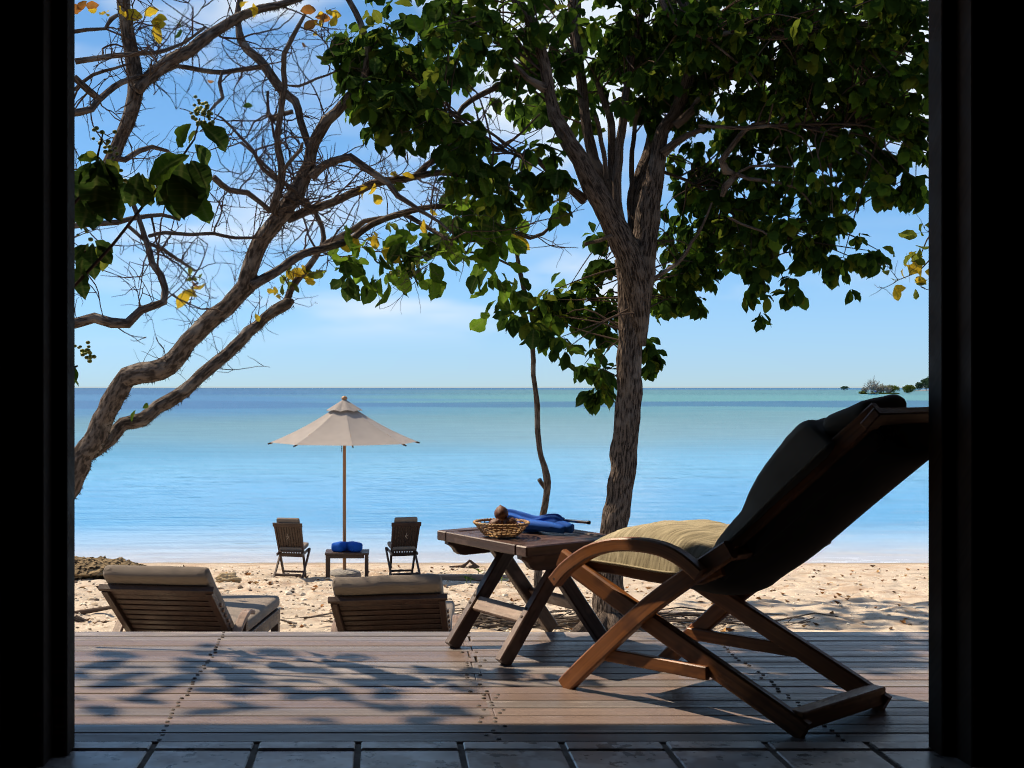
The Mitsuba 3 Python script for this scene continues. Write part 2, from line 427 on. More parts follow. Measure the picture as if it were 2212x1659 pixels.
def bark(a, b, sx, sz, lichen, bump):
    def col(p, n, uv):
        r = fbm(uv.y * sx, uv.x * sz, 0.0, 4)
        c = mix(a, b, smoothstep(0.28, 0.70, r))
        return mix(c, lichen, smoothstep(0.55, 0.70, fbm(p.x * 7, p.y * 7, p.z * 6, 4)) * 0.6)
    return two({'type': 'bumpmap', 'arbitrary': proc(lambda p, n, uv: fbm(uv.y * sx, uv.x * sz, 0.0, 4), 0.003), 'scale': bump,
                'bsdf': {'type': 'diffuse', 'reflectance': proc(col)}})


scene['furrowed_bark'] = bark((0.026, 0.020, 0.017), (0.150, 0.120, 0.100), 15.0, 21.0, (0.21, 0.18, 0.155), 0.024)
scene['grey_bark'] = bark((0.045, 0.037, 0.032), (0.150, 0.124, 0.106), 4.5, 24.0, (0.25, 0.225, 0.20), 0.012)
scene['twig_bark'] = two({'type': 'diffuse', 'reflectance': rgb(0.075, 0.056, 0.046)})
scene['moss'] = two({'type': 'diffuse', 'reflectance': rgb(0.055, 0.050, 0.035)})


def leaf_bsdf(c, tr=0.9, rough=0.38):
    return {'type': 'principledthin', 'base_color': c, 'roughness': rough, 'diff_trans': tr, 'spec_trans': 0.0, 'eta': 1.45}


def veined(a, b):
    def col(p, n, uv):
        vein = smoothstep(0.06, 0.0, dr.abs(uv.y)) * 0.5 + 0.25 * smoothstep(0.75, 0.95, dr.sin((uv.x * 9 - dr.abs(uv.y) * 3) * 6.28))
        return mix(mix(a, b, fbm(p.x * 16, p.y * 16, p.z * 16, 4)), (0.20, 0.22, 0.08), vein * 0.5)
    return proc(col)


scene['leaf_dark'] = leaf_bsdf(veined((0.019, 0.044, 0.009), (0.038, 0.074, 0.014)), 0.8)
scene['leaf_green'] = leaf_bsdf(veined((0.044, 0.096, 0.010), (0.074, 0.134, 0.015)), 1.0)
scene['leaf_olive'] = leaf_bsdf(veined((0.085, 0.120, 0.014), (0.130, 0.155, 0.020)), 1.1)
scene['leaf_bright'] = leaf_bsdf(veined((0.085, 0.175, 0.014), (0.135, 0.235, 0.022)), 1.15)
scene['leaf_yellow'] = leaf_bsdf(veined((0.42, 0.33, 0.02), (0.55, 0.38, 0.03)), 1.1, 0.6)
scene['leaf_brown'] = leaf_bsdf(veined((0.28, 0.12, 0.03), (0.40, 0.17, 0.04)), 0.8, 0.6)
scene['leaf_mixed'] = leaf_bsdf({'type': 'mesh_attribute', 'name': 'vertex_color'}, 0.95)
scene['fruit_green'] = two({'type': 'principled', 'base_color': rgb(0.22, 0.26, 0.035), 'roughness': 0.5})
scene['dry_leaf'] = two({'type': 'diffuse', 'reflectance': {'type': 'mesh_attribute', 'name': 'vertex_color'}})
scene['wicker'] = two({'type': 'principled', 'base_color': proc(lambda p, n, uv: mix((0.17, 0.090, 0.038), (0.46, 0.30, 0.14), noise(p.x * 60, p.y * 60, p.z * 90))), 'roughness': 0.5})
scene['fruit_skin'] = two({'type': 'bumpmap', 'arbitrary': proc(lambda p, n, uv: fbm(uv.x * 6, uv.y * 60, 0.0, 3), 0.001), 'scale': 0.003,
                           'bsdf': {'type': 'principled', 'base_color': proc(lambda p, n, uv: mix((0.055, 0.022, 0.013), (0.15, 0.065, 0.038), fbm(uv.x * 5, uv.y * 70, p.z * 20, 4))), 'roughness': 0.55}})
scene['steel'] = two({'type': 'principled', 'base_color': rgb(0.62, 0.62, 0.62), 'metallic': 1.0, 'roughness': 0.3})
scene['black_plastic'] = two({'type': 'principled', 'base_color': rgb(0.012, 0.012, 0.014), 'roughness': 0.3})
scene['dish_glaze'] = two({'type': 'principled', 'base_color': rgb(0.015, 0.013, 0.013), 'roughness': 0.12, 'specular': 0.6})
scene['ribbon'] = two({'type': 'diffuse', 'reflectance': rgb(0.42, 0.34, 0.27)})
scene['far_green'] = leaf_bsdf(rgb(0.085, 0.115, 0.022), 0.7, 0.7)
scene['far_dark'] = leaf_bsdf(rgb(0.040, 0.075, 0.045), 0.6, 0.7)
scene['far_haze'] = leaf_bsdf(rgb(0.20, 0.20, 0.14), 0.7, 0.7)
scene['far_grey'] = two({'type': 'diffuse', 'reflectance': rgb(0.27, 0.25, 0.235)})
scene['boat_paint'] = two({'type': 'principled', 'base_color': rgb(0.30, 0.62, 0.66), 'roughness': 0.4})
scene['white_paint'] = two({'type': 'principled', 'base_color': rgb(0.72, 0.76, 0.80), 'roughness': 0.5})
scene['blue_tarp'] = two({'type': 'principled', 'base_color': rgb(0.06, 0.12, 0.38), 'roughness': 0.6})

# ------------------------------------------------------------------ ground: beach and sea
rng = np.random.default_rng(7); random.seed(7)


def sand_z(x, y, fine=True):
    x, y = np.broadcast_arrays(np.asarray(x, float), np.asarray(y, float))
    z = np.interp(y, [3, 5.5, 9, 12, 15, 17, 19, 20.3, 24, 32, 60], [-.92, -.95, -1.0, -1.16, -1.45, -1.65, -1.82, -1.935, -2.25, -2.8, -4])
    if fine:
        p = np.stack([x, y, 0 * x], -1)
        dry = np.clip((20.2 - y) / 3.0, 0.10, 1)
        lump = meshkit.fbm(p * [1.7, 2.3, 1], 3, 5) - .5
        steps = np.abs(meshkit.noise(p * [2.9, 3.8, 1] + 3.3, 8) - .5) * 2
        z = z + dry * (0.08 * lump - 0.052 * (1 - steps) ** 2 + 0.020 * (meshkit.fbm(p * 9, 2, 6) - .5)) + 0.02
    return z


def axis(a, b, dense0, dense1, step, coarse):
    left = np.arange(a, dense0, coarse); right = np.arange(dense1 + coarse, b + 1e-6, coarse)
    return np.concatenate([left, np.arange(dense0, dense1, step), [dense1], right])


gx = axis(-70, 74, -4.4, 8.0, 0.035, 2.2)
gy = np.concatenate([np.arange(2.0, 10.2, 0.25), np.arange(10.3, 21, 0.04), np.arange(21.2, 34, 0.6)])
X, Y = np.meshgrid(gx, gy, indexing='ij'); Z = sand_z(X, Y)
i, j = np.meshgrid(np.arange(len(gx) - 1), np.arange(len(gy) - 1), indexing='ij'); a = (i * len(gy) + j).ravel(); ny = len(gy)
struct('beach', M(np.stack([X.ravel(), Y.ravel(), Z.ravel()], 1), np.stack([a, a + ny, a + ny + 1, a + 1], 1), np.stack([X.ravel(), Y.ravel()], 1)), 'sand',
       'pale trodden coral sand sloping down to the water', True)
sy = np.concatenate([[16.0, 40, 100, 300, 1000, 4000, 15000, 45000]]); sx = np.array([-45000, -8000, -1000, -200, -40, 0, 40, 200, 1000, 8000, 45000.])
X, Y = np.meshgrid(sx, sy, indexing='ij'); i, j = np.meshgrid(np.arange(len(sx) - 1), np.arange(len(sy) - 1), indexing='ij'); a = (i * len(sy) + j).ravel(); ny = len(sy)
struct('sea', M(np.stack([X.ravel(), Y.ravel(), 0 * X.ravel() + SEA_Z], 1), np.stack([a, a + ny, a + ny + 1, a + 1], 1), np.stack([X.ravel(), Y.ravel()], 1)), 'sea_water',
       'calm turquoise and blue lagoon reaching the horizon')

# ------------------------------------------------------------------ deck
labels['deck'] = {'label': 'weathered brown plank deck in front of the doorway', 'kind': 'structure'}
put('deck', join([cbox(8.2, 0.05, 0.14, .004).xf(None, (0, 4.0, -.115)), cbox(8.2, 0.05, 0.14).xf(None, (0, 4.8, -.115)), cbox(8.2, 0.03, 0.16).xf(None, (0, 5.425, -.118))]), 'house_wood')
JOIST = (-1.865, -0.745, 0.375, 1.51, 2.63)
drng = random.Random(5)
for r in range(17):
    y0 = 3.745 + 0.1 * r
    gap = drng.choice([.0035, .005, .009, .012])
    for half in (0, 1):
        xj = 0.375 + (0.018 if r % 2 else -0.012) + drng.uniform(-.006, .006)
        xa, xb = (-4.1, xj - .0018) if half == 0 else (xj + .0018, 4.1)
        m = cbox(xb - xa, 0.1 - gap, 0.028, .0025)
        tilt = drng.uniform(-.012, .012); c, s = math.cos(tilt), math.sin(tilt)
        m = m.xf([[1, 0, 0], [0, c, -s], [0, s, c]], ((xa + xb) / 2, y0 + .05, -.0155 + drng.uniform(-.0012, .0012)))
        k = part('deck', 'plank', m, 'deck_wood')
        for x in JOIST[1:4]:
            for off in (-.022, .022):
                if x == 0.375:
                    px = xj + (-.028 if half == 0 else .028)
                    if drng.random() < .35: continue
                elif (x < .375) != (half == 0): continue
                else: px = x
                if drng.random() < 0.12: continue
                px += drng.uniform(-.012, .012); py = y0 + .05 + off + drng.uniform(-.006, .006)
                disc = lathe([(0.0001, .0030), (.0062, .0030), (.0082, .0016), (.0088, -.003)], 10, (px, py, -.0015))
                part(k, 'screw', disc, 'screw_metal')

# ------------------------------------------------------------------ tiled floor
labels['floor'] = {'label': 'worn terracotta tiled floor inside the doorway', 'kind': 'structure'}
put('floor', cbox(8, 7.2, .1).xf(None, (0.3, .135, -.0545)), 'mortar')
frng = random.Random(3)
for r in range(3):
    for c in range(-4, 10):
        x0 = -.747 + .329 * c
        if r == 0: y0, y1 = 3.664, 3.738
        else: y0, y1 = 3.645 - .329 * r + .012, 3.645 - .329 * (r - 1) - .008 + (.018 if r == 1 else 0)
        if x0 > 2.3 or x0 < -1.7: continue
        m = cbox(.329 - .020, y1 - y0, .02, .004).xf(None, (x0 + .1645 + .006, (y0 + y1) / 2, -.0105 + frng.uniform(-.001, .001) + (.004 if r == 0 else 0)))
        part('floor', 'tile', m, 'floor_tile')

# ------------------------------------------------------------------ house: room, doorway, roof with deep eaves
hs = thing('house', 'dark unlit timber house that frames the view through its open doorway', 'house')


def blk(x0, x1, y0, y1, z0, z1, ch=.003): return cbox(x1 - x0, y1 - y0, z1 - z0, ch).xf(None, ((x0 + x1) / 2, (y0 + y1) / 2, (z0 + z1) / 2))


XL, XR = -0.990, 1.743
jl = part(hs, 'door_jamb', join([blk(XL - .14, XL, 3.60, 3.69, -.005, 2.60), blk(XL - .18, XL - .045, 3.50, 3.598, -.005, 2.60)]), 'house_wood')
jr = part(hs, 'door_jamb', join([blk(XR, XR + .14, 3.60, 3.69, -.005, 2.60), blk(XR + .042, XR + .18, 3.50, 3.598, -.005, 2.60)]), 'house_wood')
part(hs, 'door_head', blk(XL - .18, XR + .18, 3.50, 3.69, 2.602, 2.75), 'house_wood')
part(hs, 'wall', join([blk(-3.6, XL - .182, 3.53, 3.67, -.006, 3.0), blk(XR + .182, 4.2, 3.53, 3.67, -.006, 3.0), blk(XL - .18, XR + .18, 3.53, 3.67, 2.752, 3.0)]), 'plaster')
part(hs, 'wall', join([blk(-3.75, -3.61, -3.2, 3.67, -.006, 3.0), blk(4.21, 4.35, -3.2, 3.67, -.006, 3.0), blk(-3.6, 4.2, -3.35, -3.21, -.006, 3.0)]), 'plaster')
part(hs, 'added_side_wall', blk(3.05, 3.17, 3.675, 5.35, -.9, 3.6), 'house_wood')  # unseen walls at both deck ends, added to cut sky and sand bounce
part(hs, 'added_side_wall', blk(-3.78, -3.66, 3.675, 5.35, -.9, 3.1), 'house_wood')
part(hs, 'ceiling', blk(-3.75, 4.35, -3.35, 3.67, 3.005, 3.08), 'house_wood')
EAVE_Y, EAVE_Z = 5.17, 3.22
rv = np.array([[-5.5, EAVE_Y, EAVE_Z], [6, EAVE_Y, EAVE_Z], [6, .2, 5.9], [-5.5, .2, 5.9], [-5.5, -4.6, 3.22], [6, -4.6, 3.22]])
up = np.array([0, 0, .14])
rf = np.array([[0, 1, 2], [0, 2, 3], [3, 2, 5], [3, 5, 4]])
V = np.vstack([rv, rv + up]); F = np.vstack([rf[:, ::-1], rf + 6, [[0, 1, 7], [0, 7, 6], [5, 4, 10], [5, 10, 11], [1, 2, 8], [1, 8, 7], [2, 5, 11], [2, 11, 8], [3, 0, 6], [3, 6, 9], [4, 3, 9], [4, 9, 10]]])
part(hs, 'roof', M(V, F, V[:, :2]), 'house_wood')

# ------------------------------------------------------------------ reclining deck chair on the deck
F0 = np.array([0.685, 4.432, 0.0])
B_ = np.array([math.cos(math.radians(-46.0)), math.sin(math.radians(-46.0)), 0])
L_ = np.array([math.cos(math.radians(38.5)), math.sin(math.radians(38.5)), 0])
UPZ = np.array([0, 0, 1.0])


def Cc(s, w, z): return F0 + s * B_ + w * L_ + z * UPZ


def Cpath(pts, w): return np.array([Cc(s, w, z) for s, z in pts])


ch = thing('deck_chair', 'large reclined teak deck chair with curved arms and a thick straw coloured cushion', 'deck chair')
CW = 0.63
for side, nm in ((0, 'near'), (1, 'far')):
    q = (lambda w: w) if side == 0 else (lambda w: CW - w)
    pA = smooth_path(Cpath([(0.0, 0.0), (.02, .022), (.17, .168), (.36, .345), (.53, .478), (.70, .598)], q(.018)), .06)
    part(ch, 'front_leg', sweep(pA, L_, rect_sec(.036, .066, .006)), 'teak')
    pB = smooth_path(Cpath([(-.052, .488), (-.03, .477), (.25, .342), (.50, .226), (.92, .032), (.945, .018)], q(.057)), .06)
    part(ch, 'rear_leg', sweep(pB, L_, rect_sec(.036, .074, .007)), 'teak')
    pR = smooth_path(Cpath([(-.018, .404), (.015, .441), (.053, .476), (.142, .535), (.229, .567), (.314, .581), (.396, .584), (.476, .574), (.545, .548), (.61, .505)], q(-.018)), .025)
    part(ch, 'armrest', sweep(pR, L_, rect_sec(.046, .050, .006)), 'teak')
    part(ch, 'stretcher', sweep(Cpath([(.14, .150), (.36, .152), (.60, .154)], q(.036 if side == 0 else .04)), L_, rect_sec(.030, .048, .004)), 'teak')
    pK = smooth_path(Cpath([(.54, .51), (.60, .560), (.85, .792), (1.165, 1.080)], q(.100)), .1)
    part(ch, 'back_rail', sweep(pK, L_, rect_sec(.034, .060, .005)), 'teak')
    pS = smooth_path(Cpath([(-.02, .462), (.13, .470), (.264, .466), (.404, .460), (.539, .474), (.62, .515)], q(.090)), .05)
    part(ch, 'seat_rail', sweep(pS, L_, rect_sec(.026, .048, .004)), 'teak')
    part(ch, 'dowel', tube([Cc(-.004, q(-.0415), .418), Cc(-.004, q(-.030), .418)], .006, 8), 'dark_teak')
part(ch, 'crossbar', beam(Cc(.915, .05, .052), Cc(.915, CW - .05, .052), .058, .062), 'teak')
part(ch, 'crossbar', beam(Cc(-.018, .05, .466), Cc(-.018, CW - .05, .466), .045, .04), 'teak')
part(ch, 'crossbar', beam(Cc(.690, .035, .575), Cc(.690, CW + .012, .575), .030, .036, (.6, -.6, .7)), 'teak')
part(ch, 'top_rail', beam(Cc(1.160, .05, 1.052), Cc(1.160, CW - .04, 1.052), .032, .072, unit(.74 * UPZ + .67 * B_)), 'teak')
prof = smooth_path([(-.02, .478, 0), (.15, .464, 0), (.40, .458, 0), (.545, .480, 0), (.63, .560, 0), (.9, .812, 0), (1.16, 1.045, 0)], .03)[:, :2]
ptan = np.gradient(prof, axis=0); ptan /= np.linalg.norm(ptan, axis=1, keepdims=True)
u, v, Q = grid(len(prof), 13)
iu = np.rint(u * (len(prof) - 1)).astype(int)
sag = (.055 + .065 * smooth01((prof[iu, 0] - .35) / .4)) * np.clip(u / .10, 0, 1) * np.clip((1 - u) / .03, 0, 1) ** .7 * np.sin(v * np.pi) ** .6
pv = np.array([Cc(prof[k, 0] + s_ * ptan[k, 1], .105 + (CW - .21) * t, prof[k, 1] - s_ * ptan[k, 0]) for k, t, s_ in zip(iu, v, sag)])
part(ch, 'sling', join([M(pv, Q), M(pv + np.array([.002, .002, -.005]), Q[:, ::-1])]), 'black_cloth', True)


def bent_cushion(path, thick, w0, w1, nse, edge, seed, key='linen', puff=0.0, name='cushion', wrinkle=.006, lab=None):
    """a padded cushion lying on the profile path (s, z), thick(t) high over it"""
    path = np.asarray(path); n = len(path); k = 26
    tan = np.gradient(path, axis=0); tan /= np.linalg.norm(tan, axis=1, keepdims=True)
    nor = np.stack([-tan[:, 1], tan[:, 0]], 1)
    # the front faces up and towards the sitter
    u, v, Q = grid(n, k)
    iu = np.rint(u * (n - 1)).astype(int)
    a = np.clip(1 - np.abs(2 * u - 1) ** nse, 0, 1) ** .5; b = np.clip(1 - np.abs(2 * v - 1) ** edge, 0, 1) ** .5
    h = thick(u) * a * b + 1e-4
    out = []
    for sg, part_h in ((1, .86), (-1, .14)):
        hh = sg * h * part_h
        P = np.array([Cc(path[q, 0] + nor[q, 0] * (y + .14 * thick(uu)), w0 + (w1 - w0) * vv, path[q, 1] + nor[q, 1] * (y + .14 * thick(uu))) for q, y, vv, uu in zip(iu, hh, v, u)])
        nn = meshkit.fbm(P * [11, 11, 11], 3, seed) - .5
        P = P + (nn * wrinkle * 2 * (a * b))[:, None] * UPZ
        UV = np.stack([v + hh * 3, np.concatenate([[0], np.cumsum(np.linalg.norm(np.diff(path, axis=0), axis=1))])[iu]], 1)
        out.append(M(P, Q if sg < 0 else Q[:, ::-1], UV))
    m = join(out)
    key_ = part(ch, name, m, key, True, label=lab)
    L_end = np.array([Cc(path[q, 0] + nor[q, 0] * .14 * float(thick(q / (n - 1))), w0 - .002, path[q, 1] + nor[q, 1] * .14 * float(thick(q / (n - 1)))) for q in range(1, n - 1)])
    part(key_, 'piping', tube(L_end, .0045, 6), key, True)
    return key_


seatp = smooth_path([(-.005, .478, 0), (.2, .468, 0), (.42, .463, 0), (.57, .492, 0), (.66, .56, 0)], .02)[:, :2]
bent_cushion(seatp, lambda t: .085 + .085 * np.sin(np.clip(t * 1.05 + .05, 0, 1) * np.pi), .055, CW - .02, 4.0, 5.0, 3, name='seat_cushion', wrinkle=.010, lab='puffy straw coloured striped seat cushion')
backp = smooth_path([(.60, .545, 0), (.74, .672, 0), (.92, .838, 0), (1.045, .955, 0)], .015)[:, :2]
bent_cushion(backp, lambda t: .055 + .115 * smooth01(t / .8) + .004 * np.sin(t * 15), .06, CW - .04, 12.0, 8.0, 4, 'shaded_linen', name='back_cushion', wrinkle=.018)
pil = rbox(.17, .27, .075, .034, (12, 16, 8))
pv = pil.V * [1, 1, 1] + (meshkit.fbm(pil.V * 9, 3, 2)[:, None] - .5) * [.03, .02, .03]; pv[:, 2] += .10 * pv[:, 1]
part(ch, 'head_pillow', M(pv, pil.F, pil.UV).xf(np.stack([B_ * .93 + UPZ * .36, L_, -B_ * .36 + UPZ * .93], 1), Cc(1.055, .225, 1.062)), 'shaded_linen', True)

# ------------------------------------------------------------------ side table on the deck
TC = np.array([.646, 5.145, 0]); a1, a2 = math.radians(-58.5), math.radians(34.0)
E1, E2 = np.array([math.cos(a1), math.sin(a1), 0]), np.array([math.cos(a2), math.sin(a2), 0])


def Tt(a, b, z): return TC + a * E1 + b * E2 + z * UPZ


tb = thing('side_table', 'dark wooden folding side table with crossed legs beside the deck chair', 'table')
TZ, HA, HB = .50, .325, .283
for a in (-1, 1):
    part(tb, 'end_board', beam(Tt(a * (HA - .035), -HB, TZ - .022), Tt(a * (HA - .035), HB, TZ - .022), .070, .044, ch=.005), 'dark_teak')
for b in (-1, 1):
    part(tb, 'side_board', beam(Tt(-(HA - .0725), b * (HB - .03), TZ - .022), Tt(HA - .0725, b * (HB - .03), TZ - .022), .060, .044, ch=.004), 'dark_teak')
ns = 7; pitch = 2 * (HA - .073) / ns
for k in range(ns):
    a = -(HA - .073) + pitch * (k + .5)
    part(tb, 'slat', beam(Tt(a, -HB + .0605, TZ - .016), Tt(a, HB - .0605, TZ - .016), pitch - .005, .022, ch=.002), 'dark_teak')
og = [(-HB + .012, 0), (-HB + .012, -.012), (-HB + .035, -.022), (-HB + .05, -.034), (-HB + .062, -.052), (-HB + .082, -.064), (-HB + .11, -.068),
      (HB - .11, -.068), (HB - .082, -.064), (HB - .062, -.052), (HB - .05, -.034), (HB - .035, -.022), (HB - .012, -.012), (HB - .012, 0)]
for a in (-1, 1):
    m = slab(og, .034, .003).xf(np.stack([E2, UPZ, E1], 1), Tt(a * .265 - .017, 0, TZ - .0455))
    part(tb, 'bracket', m, 'dark_teak')
for a in (-1, 1):
    for b in (-1, 1):
        ao = a * .185 + b * .021
        p0, p1 = Tt(ao, b * -.315, .004), Tt(ao, b * .112, .452)
        p1 = Tt(ao, b * .052, .452)
        lg = sweep(np.array([p0, p0 * .7 + p1 * .3, p0 * .3 + p1 * .7, p1]), E1, rect_sec(.040, .066, .005))
        lk = part(tb, 'leg', lg, 'dark_teak')
        if b == 1:
            d = unit(p1 - p0); nrm = unit(np.cross(E1, d)); nrm = nrm if nrm @ E2 < 0 else -nrm
            for t in (.36, .43):
                c = p0 + (p1 - p0) * t + nrm * .0325
                part(lk, 'peg', tube([c, c + nrm * .003], .0065, 8), 'house_wood')
for b in (-1, 1):
    p0, p1 = Tt(0, b * -.315, .004), Tt(0, b * .052, .452)
    d = unit(p1 - p0); c = p0 + (p1 - p0) * .385
    nrm = unit(np.cross(E1, d)); nrm = nrm if nrm @ UPZ > 0 else -nrm
    part(tb, 'stretcher', beam(c - E1 * (.1775 - .0125 * b) + nrm * .012, c + E1 * (.1775 + .0125 * b) + nrm * .012, .070, .024, nrm), 'grey_wood')

# basket of fruit
bk = thing('fruit_basket', 'shallow open woven basket on the dark side table', 'basket')
bc = np.array([.515, 5.055, TZ])
th = np.linspace(0, 2 * np.pi, 97)
weav = []
for k in range(7):
    f_ = k / 6; r = .072 + .044 * f_ ** .8; z = .006 + .050 * f_
    wv = .0035 * np.sin(th * 14 + np.pi * k)
    weav.append(tube(np.stack([bc[0] + (r + wv) * np.cos(th), bc[1] + (r + wv) * np.sin(th), bc[2] + z + .0012 * np.sin(th * 3 + k)], 1), .0028, 5, False))
part(bk, 'weave', join(weav), 'wicker', True)
for k in range(28):
    t = 2 * np.pi * (k + .5) / 28
    P = [(r * math.cos(t + tw) + bc[0], r * math.sin(t + tw) + bc[1], bc[2] + z) for r, z, tw in ((.045, .004, 0), (.070, .006, 0), (.088, .020, .02), (.105, .040, .05), (.1165, .058, .07))]
    part(bk, 'stake', tube(smooth_path(P, .012), .0024, 4), 'wicker', True)
rim = []
for ph in (0, np.pi):
    rim.append(tube(np.stack([bc[0] + (.1185 + .003 * np.cos(th * 24 + ph)) * np.cos(th), bc[1] + (.1185 + .003 * np.cos(th * 24 + ph)) * np.sin(th), bc[2] + .060 + .003 * np.sin(th * 24 + ph)], 1), .0042, 6, False))
part(bk, 'rim', join(rim), 'wicker', True)
part(bk, 'base', lathe([(.0001, .007), (.074, .007), (.076, .003), (.0001, .002)], 28, bc), 'wicker', True)
for (dx, dy, z, r, ax, lab) in ((-.030, -.035, .052, .031, (.3, -.4, .6), 'brown scaly fruit low in the basket, the leftmost of three'), (.040, -.015, .054, .033, (-.5, -.2, .7), 'brown scaly fruit low in the basket, the rightmost of three'),
                                (.000, .003, .098, .034, (-.10, 0, 1), 'brown teardrop shaped fruit lying on top of the others in the basket'), (.0, .045, .050, .031, (0, .5, .8), 'brown fruit at the back of the basket, mostly hidden by the top fruit')):
    fk = thing('fruit', lab, 'fruit')
    t = np.linspace(0, 1, 14); rr = r * np.sin(np.pi * t) ** .62 * (1 - .30 * t ** 2) * np.where(t > .86, (1.02 - t) / .16 * .9 + .1, 1); rr[0] = rr[-1] = .0004
    m = lathe(np.stack([rr, (t - .45) * 2.15 * r], 1), 18)
    m = M(m.V + (meshkit.fbm(m.V * 60, 2, 3)[:, None] - .5) * .003, m.F, m.UV).xf(frame(ax, (0, 1, .1))[:, [1, 2, 0]], bc + (dx, dy, z))
    put(fk, m, 'fruit_skin', True)

# furled blue umbrella with a bare steel shaft
ub = thing('furled_umbrella', 'loosely furled bright blue umbrella lying on the side table behind the basket', 'umbrella')
p0, p1 = np.array([.535, 5.335, TZ + .042]), np.array([.80, 5.150, TZ + .035])
n = 40; t = np.linspace(0, 1, n); ax = unit(p1 - p0); sd = unit(np.cross(UPZ, ax))
k = 60; ang = np.arange(k) / k * 2 * np.pi
V = []
for tt in t:
    R = .038 * (1 - .18 * tt) * (1 + .20 * math.exp(-((tt - .45) / .12) ** 2)) * min(1, (tt * 9 + .25)) * (1 if tt < .93 else 1 - (tt - .93) * 4)
    lob = 1 + .30 * np.abs(np.sin(ang * 2.5 + 1.3 * tt + .8)) ** .7 - .2 + .12 * np.sin(ang * 7 + 6 * tt)
    rr = R * lob
    zz = np.sin(ang) * rr; zz = np.where(zz < -.030, -.030 + .25 * (zz + .030), zz)
    V.append(p0 + (p1 - p0) * tt + np.outer(np.cos(ang) * rr, sd) + np.outer(zz, UPZ) + UPZ * .012 * math.sin(tt * 9))
i, j = np.meshgrid(np.arange(n - 1), np.arange(k), indexing='ij'); j2 = (j + 1) % k
Q = np.stack([i * k + j, i * k + j2, (i + 1) * k + j2, (i + 1) * k + j], -1).reshape(-1, 4)
part(ub, 'canopy', M(np.vstack(V), Q[:, ::-1]), 'blue_nylon', True)
fl = smooth_path([p0 + (p1 - p0) * .25 - sd * .055 - UPZ * .012, p0 + (p1 - p0) * .6 - sd * .05 - UPZ * .004, p0 + (p1 - p0) * .95 - sd * .045 - UPZ * .008, p0 + (p1 - p0) * 1.08 - sd * .04 - UPZ * .014], .02)
part(ub, 'loose_fold', tube(fl, np.interp(np.linspace(0, 1, len(fl)), [0, .2, .7, 1], [.008, .022, .024, .017]), 14), 'blue_nylon', True)
fl = smooth_path([p0 + (p1 - p0) * .5 - sd * .012 - UPZ * .01, p0 + (p1 - p0) * .85 - sd * .01, p0 + (p1 - p0) * 1.16 - sd * .012 - UPZ * .008], .02)
part(ub, 'loose_fold', tube(fl, np.interp(np.linspace(0, 1, len(fl)), [0, .3, .8, 1], [.010, .026, .026, .020]), 14), 'blue_nylon', True)
h0, h1 = p0 + (p1 - p0) * .72 + sd * .020 + UPZ * .020, p0 + (p1 - p0) * 1.34 + sd * .048 + UPZ * .018
part(ub, 'shaft', tube([h0, h0 * .04 + h1 * .96], .0072, 10), 'steel', True)
part(ub, 'handle', tube([h0 * .06 + h1 * .94, h1, h1 + (h1 - h0) * .01], [.0085, .0085, .004], 10), 'black_plastic', True)
part(ub, 'runner', tube([h0 * .72 + h1 * .28, h0 * .60 + h1 * .40], [.017, .013], 10), 'black_plastic', True)

